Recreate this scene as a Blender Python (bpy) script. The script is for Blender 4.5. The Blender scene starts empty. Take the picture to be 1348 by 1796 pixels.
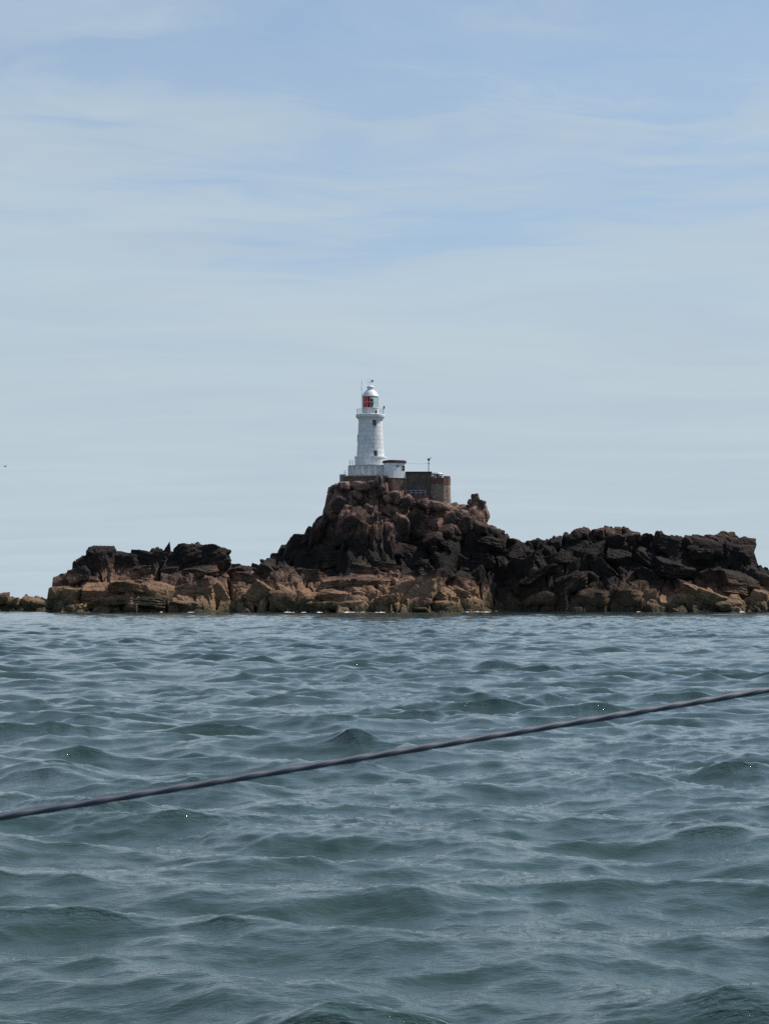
import bpy, math, random
import numpy as np
from mathutils import Matrix, Vector, Euler

R = math.radians
SC = bpy.context.scene
COL = SC.collection

# ------------------------------------------------------------------ camera
YO = 153.0            # the boat lies this far south of the world origin
F = 4000.0            # focal length in photograph pixels (1348 wide)
CAM_H = 2.4           # eye height above the water, standing in a small boat
HORIZON = 1053.0      # photograph row of the horizon
cam_d = bpy.data.cameras.new('camera')
cam_d.sensor_fit = 'HORIZONTAL'
cam_d.sensor_width = 36.0
cam_d.lens = 36.0 * F / 1348.0
cam_d.shift_y = (HORIZON - 898.0) / 1348.0
cam_d.clip_start = 0.1
cam_d.clip_end = 60000.0
cam_d.dof.use_dof = True
cam_d.dof.focus_distance = 471.0
cam_d.dof.aperture_fstop = 60.0
cam = bpy.data.objects.new('camera', cam_d)
cam.location = (0, -YO, CAM_H)
cam.rotation_euler = (R(90), 0, 0)
COL.objects.link(cam)
SC.camera = cam

# ------------------------------------------------------------------ sky and sun
SUN_AZ = 69.0         # degrees to the right of straight ahead (+Y)
SUN_EL = 52.0
world = bpy.data.worlds.new('World')
SC.world = world
world.use_nodes = True
nt = world.node_tree
for n in list(nt.nodes):
    nt.nodes.remove(n)


def N(tree, kind, **kw):
    n = tree.nodes.new(kind)
    for k, v in kw.items():
        setattr(n, k, v)
    return n


def L(tree, a, b):
    tree.links.new(a, b)


def math_node(tree, op, a, b=None, clamp=False):
    m = N(tree, 'ShaderNodeMath', operation=op, use_clamp=clamp)
    for i, v in enumerate((a, b)):
        if v is None:
            continue
        if isinstance(v, (int, float)):
            m.inputs[i].default_value = v
        else:
            L(tree, v, m.inputs[i])
    return m.outputs[0]


def ramp(tree, fac, stops, interp='LINEAR'):
    r = N(tree, 'ShaderNodeValToRGB')
    r.color_ramp.interpolation = interp
    el = r.color_ramp.elements
    while len(el) < len(stops):
        el.new(0.5)
    for e, (p, c) in zip(el, stops):
        e.position = p
        e.color = (c, c, c, 1) if isinstance(c, (int, float)) else (*c, 1)
    L(tree, fac, r.inputs[0])
    return r.outputs[0]


def noise(tree, vec, scale, detail=4.0, rough=0.55, dist=0.0):
    n = N(tree, 'ShaderNodeTexNoise')
    n.inputs['Scale'].default_value = scale
    n.inputs['Detail'].default_value = detail
    n.inputs['Roughness'].default_value = rough
    n.inputs['Distortion'].default_value = dist
    if vec is not None:
        L(tree, vec, n.inputs['Vector'])
    return n.outputs['Fac']


def mapping(tree, vec, loc=(0, 0, 0), rot=(0, 0, 0), scale=(1, 1, 1)):
    m = N(tree, 'ShaderNodeMapping')
    m.inputs['Location'].default_value = loc
    m.inputs['Rotation'].default_value = rot
    m.inputs['Scale'].default_value = scale
    L(tree, vec, m.inputs['Vector'])
    return m.outputs[0]


def mix(tree, fac, a, b, blend='MIX'):
    m = N(tree, 'ShaderNodeMix', data_type='RGBA', blend_type=blend)
    for sock, v in ((m.inputs[0], fac), (m.inputs[6], a), (m.inputs[7], b)):
        if isinstance(v, (int, float)):
            sock.default_value = v
        elif isinstance(v, tuple):
            sock.default_value = (*v, 1)
        else:
            L(tree, v, sock)
    return m.outputs[2]


sky = N(nt, 'ShaderNodeTexSky', sky_type='NISHITA', sun_disc=False)
sky.sun_elevation = R(SUN_EL)
sky.sun_rotation = R(SUN_AZ)
sky.altitude = 0.0
sky.air_density = 1.0
sky.dust_density = 0.3
sky.ozone_density = 7.0
SKY_STRENGTH = 0.12
# thin high cloud: the view direction projected on a flat layer, streaked noise
tc = N(nt, 'ShaderNodeTexCoord')
sep = N(nt, 'ShaderNodeSeparateXYZ')
L(nt, tc.outputs['Generated'], sep.inputs[0])
el_ = math_node(nt, 'MAXIMUM', sep.outputs[2], 0.0)
zz = math_node(nt, 'ADD', el_, 0.09)
cv = N(nt, 'ShaderNodeCombineXYZ')
L(nt, math_node(nt, 'DIVIDE', sep.outputs[0], zz), cv.inputs[0])
L(nt, math_node(nt, 'DIVIDE', sep.outputs[1], zz), cv.inputs[1])
warp = N(nt, 'ShaderNodeTexNoise')
warp.inputs['Scale'].default_value = 1.1
warp.inputs['Detail'].default_value = 4
L(nt, cv.outputs[0], warp.inputs['Vector'])
wv = N(nt, 'ShaderNodeVectorMath', operation='MULTIPLY_ADD')
L(nt, warp.outputs['Color'], wv.inputs[0])
wv.inputs[1].default_value = (0.5, 0.8, 0)
L(nt, cv.outputs[0], wv.inputs[2])
# broad patches of veil, then fine streaks combed along one direction
c1 = noise(nt, mapping(nt, wv.outputs[0], (-3.2, 7.7, 0), (0, 0, R(14)), (0.9, 1.0, 1)), 1.2, 6, 0.55, 0.2)
c2 = noise(nt, mapping(nt, wv.outputs[0], (7.3, 4.2, 0), (0, 0, R(-20)), (1.3, 3.2, 1)), 2.2, 8, 0.6, 0.4)
cl = math_node(nt, 'ADD', math_node(nt, 'MULTIPLY', c1, 0.58), math_node(nt, 'MULTIPLY', c2, 0.42))
dens = ramp(nt, cl, [(0.38, 0.0), (0.47, 0.25), (0.54, 0.70), (0.64, 1.3)], 'EASE')
# a broad veil lies farther out; its ragged near edge is about ten degrees up
reach = math_node(nt, 'ADD', math_node(nt, 'DIVIDE', 1.0, zz), math_node(nt, 'MULTIPLY', math_node(nt, 'SUBTRACT', cl, 0.5), 7.0))
bank = ramp(nt, math_node(nt, 'DIVIDE', reach, 10.0, True), [(0.29, 0.0), (0.43, 0.75), (0.62, 1.0)], 'EASE')
# the flatter the sight line, the more of the thin layer it passes through
thick = math_node(nt, 'ADD', math_node(nt, 'ADD', math_node(nt, 'MULTIPLY', dens, 0.18), math_node(nt, 'MULTIPLY', bank, 0.20)), 0.145)
tau = math_node(nt, 'DIVIDE', thick, math_node(nt, 'ADD', el_, 0.035))
cirrus = math_node(nt, 'SUBTRACT', 1.0, math_node(nt, 'POWER', 2.71828, math_node(nt, 'MULTIPLY', tau, -1.0)), True)
c3 = noise(nt, mapping(nt, wv.outputs[0], (1.3, 9.2, 0), (0, 0, R(-9)), (0.8, 2.4, 1)), 1.3, 6, 0.55, 0.3)
lit = mix(nt, ramp(nt, c3, [(0.34, 0.0), (0.66, 1.0)]), (3.98, 4.78, 5.45), (4.28, 5.14, 5.70))
skyc = mix(nt, cirrus, sky.outputs[0], lit)
bg = N(nt, 'ShaderNodeBackground')
bg.inputs['Strength'].default_value = SKY_STRENGTH
L(nt, skyc, bg.inputs['Color'])
wo = N(nt, 'ShaderNodeOutputWorld')
L(nt, bg.outputs[0], wo.inputs['Surface'])

sun_d = bpy.data.lights.new('sun', 'SUN')
sun_d.energy = 5.0
sun_d.angle = R(0.6)
sun_d.color = (1.0, 0.95, 0.87)
sun = bpy.data.objects.new('sun', sun_d)
sdir = Vector((math.sin(R(SUN_AZ)) * math.cos(R(SUN_EL)), math.cos(R(SUN_AZ)) * math.cos(R(SUN_EL)), math.sin(R(SUN_EL))))
sun.rotation_euler = sdir.to_track_quat('Z', 'Y').to_euler()
sun.location = sdir * 500
COL.objects.link(sun)

SC.view_settings.view_transform = 'Standard'
SC.view_settings.look = 'None'
SC.view_settings.exposure = 0.0
SC.view_settings.gamma = 1.0
SC.view_settings.use_curve_mapping = False
SC.cycles.use_denoising = False
SC.cycles.max_bounces = 6

# ------------------------------------------------------------------ small helpers


def WX(px, Y):
    return (px - 674.0) / F * (Y + YO)


def WZ(py, Y):
    return CAM_H + (HORIZON - py) / F * (Y + YO)


def P(px, py, Y):
    return Vector((WX(px, Y), Y, WZ(py, Y)))


def tag(o, label=None, cat=None, group=None, kind=None):
    if label:
        o['label'] = label
    if cat:
        o['category'] = cat
    if group:
        o['group'] = group
    if kind:
        o['kind'] = kind
    return o


def empty(name, loc, label, cat, group=None):
    o = bpy.data.objects.new(name, None)
    o.empty_display_size = 0.5
    o.location = loc
    COL.objects.link(o)
    return tag(o, label, cat, group)


def link(name, me, mat=None, parent=None, loc=None, rot=None, scale=None):
    o = bpy.data.objects.new(name, me)
    COL.objects.link(o)
    if mat is not None and len(me.materials) == 0:
        me.materials.append(mat)
    if parent is not None:
        o.parent = parent
    if loc is not None:
        o.location = loc
    if rot is not None:
        o.rotation_euler = rot
    if scale is not None:
        o.scale = scale
    return o


class MB:
    """collects faces, builds one mesh object"""

    def __init__(self):
        self.v = []
        self.f = []

    def add(self, verts, faces):
        b = len(self.v)
        self.v += [tuple(p) for p in verts]
        self.f += [tuple(i + b for i in f) for f in faces]
        return self

    def box(self, c, s, rz=0.0):
        x, y, z = s[0] / 2, s[1] / 2, s[2] / 2
        m = Matrix.Rotation(rz, 3, 'Z')
        vs = [Vector(c) + m @ Vector((sx * x, sy * y, sz * z)) for sz in (-1, 1) for sx, sy in ((-1, -1), (1, -1), (1, 1), (-1, 1))]
        return self.add(vs, [(3, 2, 1, 0), (4, 5, 6, 7), (0, 1, 5, 4), (1, 2, 6, 5), (2, 3, 7, 6), (3, 0, 4, 7)])

    def lathe(self, prof, seg=48, c=(0, 0, 0), a0=0.0, a1=2 * math.pi, close=True):
        full = abs(a1 - a0 - 2 * math.pi) < 1e-6
        n = seg if full else seg + 1
        vs = []
        for r, z in prof:
            for i in range(n):
                a = a0 + (a1 - a0) * i / seg
                vs.append((c[0] + r * math.cos(a), c[1] + r * math.sin(a), c[2] + z))
        fs = []
        for j in range(len(prof) - 1):
            for i in range(seg):
                k = (i + 1) % n
                fs.append((j * n + i, j * n + k, (j + 1) * n + k, (j + 1) * n + i))
        if close and full:
            fs.append(tuple(reversed(range(n))))
            b = (len(prof) - 1) * n
            fs.append(tuple(b + i for i in range(n)))
        return self.add(vs, fs)

    def tube(self, pts, r, seg=8):
        pts = [Vector(p) for p in pts]
        vs, fs = [], []
        for i, p in enumerate(pts):
            t = (pts[min(i + 1, len(pts) - 1)] - pts[max(i - 1, 0)]).normalized()
            u = t.cross(Vector((0, 0, 1)))
            if u.length < 1e-3:
                u = Vector((1, 0, 0))
            u.normalize()
            w = u.cross(t)
            rr = r[i] if isinstance(r, (list, tuple)) else r
            for k in range(seg):
                a = 2 * math.pi * k / seg
                vs.append(p + u * (rr * math.cos(a)) + w * (rr * math.sin(a)))
        for i in range(len(pts) - 1):
            for k in range(seg):
                q = (k + 1) % seg
                fs.append((i * seg + k, i * seg + q, (i + 1) * seg + q, (i + 1) * seg + k))
        fs.append(tuple(range(seg - 1, -1, -1)))
        fs.append(tuple((len(pts) - 1) * seg + k for k in range(seg)))
        return self.add(vs, fs)

    def mesh(self, name, smooth=False, sharp=40):
        me = bpy.data.meshes.new(name)
        me.from_pydata(self.v, [], self.f)
        me.update()
        if smooth:
            me.shade_smooth()
            me.set_sharp_from_angle(angle=R(sharp))
        return me

    def build(self, name, mat, parent=None, loc=None, smooth=False, sharp=40):
        return link(name, self.mesh(name, smooth, sharp), mat, parent, loc)


def np_mesh(name, V, Q, smooth=True):
    """V (n,3) float, Q (m,3|4) int"""
    me = bpy.data.meshes.new(name)
    n, m, k = len(V), len(Q), Q.shape[1]
    me.vertices.add(n)
    me.vertices.foreach_set('co', np.ascontiguousarray(V, np.float32).ravel())
    me.loops.add(m * k)
    me.loops.foreach_set('vertex_index', np.ascontiguousarray(Q, np.int32).ravel())
    me.polygons.add(m)
    me.polygons.foreach_set('loop_start', np.arange(0, m * k, k, dtype=np.int32))
    me.polygons.foreach_set('use_smooth', np.full(m, smooth))
    me.update(calc_edges=True)
    return me


def _hash(ix, iy, iz, seed):
    h = (ix.astype(np.int64) * 374761393 + iy.astype(np.int64) * 668265263 + iz.astype(np.int64) * 2147483647 + seed * 1274126177) & 0xffffffff
    h = ((h ^ (h >> 13)) * 1274126177) & 0xffffffff
    h = ((h ^ (h >> 16)) * 2246822519) & 0xffffffff
    return ((h ^ (h >> 15)) & 0xffffff) / float(0xffffff)


def vnoise(x, y, z, seed=0):
    """smooth value noise in -1..1"""
    x0, y0, z0 = np.floor(x), np.floor(y), np.floor(z)
    fx, fy, fz = x - x0, y - y0, z - z0
    fx, fy, fz = [t * t * t * (t * (t * 6 - 15) + 10) for t in (fx, fy, fz)]
    out = 0.0
    for dz in (0, 1):
        for dy in (0, 1):
            for dx in (0, 1):
                w = (fx if dx else 1 - fx) * (fy if dy else 1 - fy) * (fz if dz else 1 - fz)
                out = out + w * _hash(x0 + dx, y0 + dy, z0 + dz, seed)
    return out * 2 - 1


def fbm(x, y, z, octs=4, seed=0, gain=0.5):
    s, a, t = 0.0, 1.0, 0.0
    for o in range(octs):
        s = s + a * vnoise(x, y, z, seed + o * 17)
        t += a
        a *= gain
        x, y, z = x * 2.03 + 3.7, y * 2.03 + 1.3, z * 2.03 + 9.1
    return s / t


# ------------------------------------------------------------------ materials
def new_mat(name):
    m = bpy.data.materials.new(name)
    m.use_nodes = True
    t = m.node_tree
    b = t.nodes['Principled BSDF']
    return m, t, b


def bump(t, b, h, strength, dist):
    n = N(t, 'ShaderNodeBump')
    n.inputs['Strength'].default_value = strength
    n.inputs['Distance'].default_value = dist
    L(t, h, n.inputs['Height'])
    L(t, n.outputs[0], b.inputs['Normal'])
    return n


def plain(name, col, rough=0.7, var=0.25, scale=1.5, metal=0.0, bmp=0.2, stain=None):
    m, t, b = new_mat(name)
    g = N(t, 'ShaderNodeNewGeometry')
    f = noise(t, g.outputs['Position'], scale, 6, 0.6)
    lo = tuple(c * (1 - var) for c in col)
    hi = tuple(min(1, c * (1 + var)) for c in col)
    c = mix(t, ramp(t, f, [(0.3, 0.0), (0.7, 1.0)]), lo, hi)
    if stain:
        s = noise(t, mapping(t, g.outputs['Position'], scale=(1.6, 1.6, 0.22)), 1.3, 5, 0.65)
        c = mix(t, ramp(t, s, [(0.52, 0.0), (0.74, 0.8)]), c, stain)
    L(t, c, b.inputs['Base Color'])
    b.inputs['Roughness'].default_value = rough
    b.inputs['Metallic'].default_value = metal
    if bmp:
        bump(t, b, noise(t, g.outputs['Position'], scale * 6, 4), bmp, 0.03)
    return m


def rock_material():
    m, t, b = new_mat('granite')
    g = N(t, 'ShaderNodeNewGeometry')
    pos = g.outputs['Position']
    oi = N(t, 'ShaderNodeObjectInfo')
    sp = N(t, 'ShaderNodeSeparateXYZ')
    L(t, pos, sp.inputs[0])
    big = noise(t, pos, 0.10, 4, 0.55)
    med = noise(t, pos, 0.55, 4, 0.55)
    fine = noise(t, pos, 2.2, 3, 0.6)
    # height of the tide and splash zones wanders along the shore
    zw = math_node(t, 'ADD', sp.outputs[2], math_node(t, 'MULTIPLY', math_node(t, 'SUBTRACT', big, 0.5), 9.0))
    zw = math_node(t, 'ADD', zw, math_node(t, 'MULTIPLY', math_node(t, 'SUBTRACT', med, 0.5), 5.0))
    zw = math_node(t, 'ADD', zw, math_node(t, 'MULTIPLY', math_node(t, 'SUBTRACT', oi.outputs['Random'], 0.5), 1.6))
    zn = math_node(t, 'DIVIDE', zw, 32.0, True)
    base = ramp(t, zn, [
        (0.000, (0.050, 0.046, 0.030)),
        (0.040, (0.105, 0.080, 0.048)),
        (0.090, (0.225, 0.143, 0.086)),
        (0.160, (0.220, 0.134, 0.088)),
        (0.240, (0.125, 0.078, 0.056)),
        (0.300, (0.034, 0.027, 0.022)),
        (0.400, (0.024, 0.020, 0.017)),
        (0.500, (0.085, 0.053, 0.041)),
        (0.620, (0.150, 0.092, 0.071)),
        (0.780, (0.225, 0.146, 0.117)),
        (1.000, (0.270, 0.188, 0.155))])
    # black lichen and shadow painted together on flank and foot right of the lighthouse
    xw = math_node(t, 'ADD', sp.outputs[0], math_node(t, 'MULTIPLY', math_node(t, 'SUBTRACT', big, 0.5), 22.0))
    xn = math_node(t, 'DIVIDE', math_node(t, 'ADD', xw, 60.0), 160.0, True)
    znl = math_node(t, 'DIVIDE', zw, 32.0, True)
    flank = math_node(t, 'MULTIPLY', ramp(t, xn, [(0.385, 0.0), (0.43, 1.0), (0.72, 1.0), (0.82, 0.4)]), ramp(t, znl, [(0.15, 0.0), (0.23, 1.0), (0.47, 1.0), (0.60, 0.0)]))
    foot = math_node(t, 'MULTIPLY', ramp(t, xn, [(0.49, 0.0), (0.53, 1.0), (0.66, 1.0), (0.72, 0.0)]), ramp(t, znl, [(0.02, 0.35), (0.10, 0.9), (0.30, 1.0), (0.35, 0.0)]))
    lichen_shade = math_node(t, 'MULTIPLY', math_node(t, 'MAXIMUM', flank, foot), ramp(t, noise(t, mapping(t, pos, (9, 4, 1)), 0.22, 4, 0.6), [(0.38, 0.5), (0.48, 1.0)]))
    base = mix(t, lichen_shade, base, (0.016, 0.013, 0.011))
    # grain, then dark lichen patches that also paint in the shade of facets
    c = mix(t, 1.0, base, mix(t, ramp(t, fine, [(0.28, 0.0), (0.72, 1.0)]), (0.55, 0.55, 0.57), (1.40, 1.36, 1.30)), 'MULTIPLY')
    facet_dark = ramp(t, noise(t, mapping(t, pos, (5, 2, 7), scale=(1, 1, 0.7)), 0.42, 6, 0.66), [(0.46, 0.0), (0.54, 1.0)])
    c = mix(t, math_node(t, 'MULTIPLY', math_node(t, 'MULTIPLY', facet_dark, ramp(t, zn, [(0.12, 0.25), (0.30, 0.85)])), 0.95), c, (0.022, 0.019, 0.018))
    pale = ramp(t, noise(t, mapping(t, pos, (1, 8, 3)), 1.3, 6, 0.7), [(0.62, 0.0), (0.74, 1.0)])
    c = mix(t, math_node(t, 'MULTIPLY', pale, 0.18), c, (0.26, 0.20, 0.16))
    L(t, c, b.inputs['Base Color'])
    b.inputs['Roughness'].default_value = 0.82
    b.inputs['Specular IOR Level'].default_value = 0.10
    vor = N(t, 'ShaderNodeTexVoronoi', feature='DISTANCE_TO_EDGE')
    vor.inputs['Scale'].default_value = 0.75
    wpos = N(t, 'ShaderNodeVectorMath', operation='MULTIPLY_ADD')
    nz = N(t, 'ShaderNodeTexNoise')
    nz.inputs['Scale'].default_value = 0.8
    L(t, pos, nz.inputs['Vector'])
    L(t, nz.outputs['Color'], wpos.inputs[0])
    wpos.inputs[1].default_value = (1.5, 1.5, 1.5)
    L(t, mapping(t, pos, rot=(0.3, 0.5, 0.2), scale=(1.0, 1.0, 0.55)), wpos.inputs[2])
    L(t, wpos.outputs[0], vor.inputs['Vector'])
    crack = ramp(t, vor.outputs['Distance'], [(0.0, 0.0), (0.10, 1.0)])
    h = math_node(t, 'ADD', math_node(t, 'MULTIPLY', crack, 0.35), math_node(t, 'ADD', med, math_node(t, 'MULTIPLY', fine, 0.45)))
    bump(t, b, h, 0.55, 0.5)
    return m


M = {}
M['rock'] = rock_material()
M['white'] = plain('white_painted_concrete', (0.74, 0.74, 0.73), 0.65, 0.06, 0.8, bmp=0.03, stain=(0.48, 0.46, 0.41))
M['white_clean'] = plain('white_painted_metal', (0.72, 0.73, 0.72), 0.45, 0.06, 1.0)
M['hut'] = plain('weathered_white_paint', (0.76, 0.76, 0.73), 0.7, 0.08, 1.2, bmp=0.05, stain=(0.50, 0.45, 0.36))
M['grey'] = plain('grey_concrete', (0.22, 0.22, 0.21), 0.85, 0.25, 1.2)
M['felt'] = plain('dark_roof_felt', (0.030, 0.031, 0.036), 0.8, 0.3, 1.5)
M['metal'] = plain('galvanised_steel', (0.42, 0.43, 0.44), 0.5, 0.15, 3.0, 0.3)
M['dark'] = plain('dark_painted_metal', (0.035, 0.038, 0.042), 0.5, 0.3, 3.0)
M['window'] = plain('dark_window_glass', (0.012, 0.014, 0.017), 0.1, 0.2, 3.0, bmp=0)
M['frame'] = plain('grey_window_frame', (0.20, 0.20, 0.21), 0.6, 0.1, 3.0)
M['foam'] = plain('sea_foam', (0.78, 0.80, 0.80), 0.9, 0.1, 4.0)
M['gull'] = plain('white_feathers', (0.78, 0.77, 0.74), 0.8, 0.05, 5.0, bmp=0)
M['gull_grey'] = plain('grey_feathers', (0.22, 0.23, 0.25), 0.8, 0.05, 5.0, bmp=0)
M['cable'] = plain('weathered_cable', (0.11, 0.10, 0.09), 0.7, 0.2, 2.0)
M['iron'] = plain('rusty_iron', (0.13, 0.085, 0.06), 0.8, 0.3, 2.0)


def masonry(name, col, mortar, scale=1.0):
    m, t, b = new_mat(name)
    tcn = N(t, 'ShaderNodeNewGeometry')
    v = N(t, 'ShaderNodeTexVoronoi')
    v.inputs['Scale'].default_value = 1.9 * scale
    mp = mapping(t, tcn.outputs['Position'], scale=(1, 1, 1.5))
    L(t, mp, v.inputs['Vector'])
    e = N(t, 'ShaderNodeTexVoronoi', feature='DISTANCE_TO_EDGE')
    e.inputs['Scale'].default_value = 1.9 * scale
    L(t, mp, e.inputs['Vector'])
    sepc = N(t, 'ShaderNodeSeparateColor')
    L(t, v.outputs['Color'], sepc.inputs[0])
    lo, hi = tuple(c * 0.6 for c in col), tuple(c * 1.4 for c in col)
    c = mix(t, sepc.outputs[0], lo, hi)
    c = mix(t, ramp(t, noise(t, tcn.outputs['Position'], 0.8, 6), [(0.4, 0.0), (0.7, 0.4)]), c, (0.075, 0.055, 0.042))
    c = mix(t, ramp(t, e.outputs['Distance'], [(0.0, 1.0), (0.07, 0.0)]), c, mortar)
    L(t, c, b.inputs['Base Color'])
    b.inputs['Roughness'].default_value = 0.9
    bump(t, b, ramp(t, e.outputs['Distance'], [(0.0, 0.0), (0.12, 1.0)]), 0.5, 0.06)
    return m


M['stone_dark'] = masonry('dark_brown_stonework', (0.150, 0.092, 0.062), (0.12, 0.092, 0.07))
M['stone_tan'] = masonry('tan_stonework', (0.24, 0.175, 0.13), (0.26, 0.21, 0.17), 1.3)
M['brick_red'] = masonry('red_brickwork', (0.17, 0.062, 0.045), (0.15, 0.10, 0.08), 2.2)
M['render_dark'] = plain('dark_grey_render', (0.095, 0.072, 0.056), 0.9, 0.3, 0.9, stain=(0.035, 0.033, 0.03))


def glass_mat(name, col, rough, alpha):
    m, t, b = new_mat(name)
    b.inputs['Base Color'].default_value = (*col, 1)
    b.inputs['Roughness'].default_value = rough
    b.inputs['Transmission Weight'].default_value = alpha
    b.inputs['IOR'].default_value = 1.1
    return m


M['glass_red'] = glass_mat('red_glass', (0.60, 0.035, 0.05), 0.08, 0.55)
M['glass_clear'] = glass_mat('clear_glass', (0.86, 0.92, 0.90), 0.03, 0.96)
M['lens'] = glass_mat('green_lens_glass', (0.12, 0.16, 0.145), 0.1, 0.6)


def water_material():
    m, t, b = new_mat('sea_water')
    g = N(t, 'ShaderNodeNewGeometry')
    pos = g.outputs['Position']
    p1 = mapping(t, pos, rot=(0, 0, R(20)), scale=(1.0, 1.7, 1.0))
    p2 = mapping(t, pos, (3, 1, 0), rot=(0, 0, R(-12)), scale=(1.0, 1.9, 1.0))
    a = noise(t, p1, 1.5, 3, 0.5, 0.4)
    bb = noise(t, p2, 5.0, 4, 0.6, 0.5)
    crest = N(t, 'ShaderNodeAttribute', attribute_name='crest')
    cc = noise(t, mapping(t, pos, (3, 1, 0), rot=(0, 0, R(8)), scale=(1.0, 2.2, 1.0)), 15.0, 3, 0.6, 0.3)
    h = math_node(t, 'ADD', math_node(t, 'MULTIPLY', a, 0.012), math_node(t, 'ADD', math_node(t, 'MULTIPLY', bb, 0.009), math_node(t, 'MULTIPLY', cc, math_node(t, 'ADD', 0.0050, math_node(t, 'MULTIPLY', crest.outputs['Fac'], 0.042)))))
    bump(t, b, h, 1.0, 1.0)
    tint = noise(t, pos, 0.08, 3, 0.5)
    c = mix(t, tint, (0.024, 0.049, 0.042), (0.032, 0.059, 0.051))
    L(t, c, b.inputs['Base Color'])
    b.inputs['Roughness'].default_value = 0.03
    b.inputs['IOR'].default_value = 1.333
    return m


M['water'] = water_material()

# ------------------------------------------------------------------ the sea
SEA_MID = 0.0080
WAVELETS = [(2.9, 0.052, 3.0, 0.35), (1.45, 0.058, 2.8, -0.25), (0.72, 0.056, 2.4, 0.55), (0.36, 0.050, 2.4, -0.10), (0.18, 0.052, 2.0, 0.3)]


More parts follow.
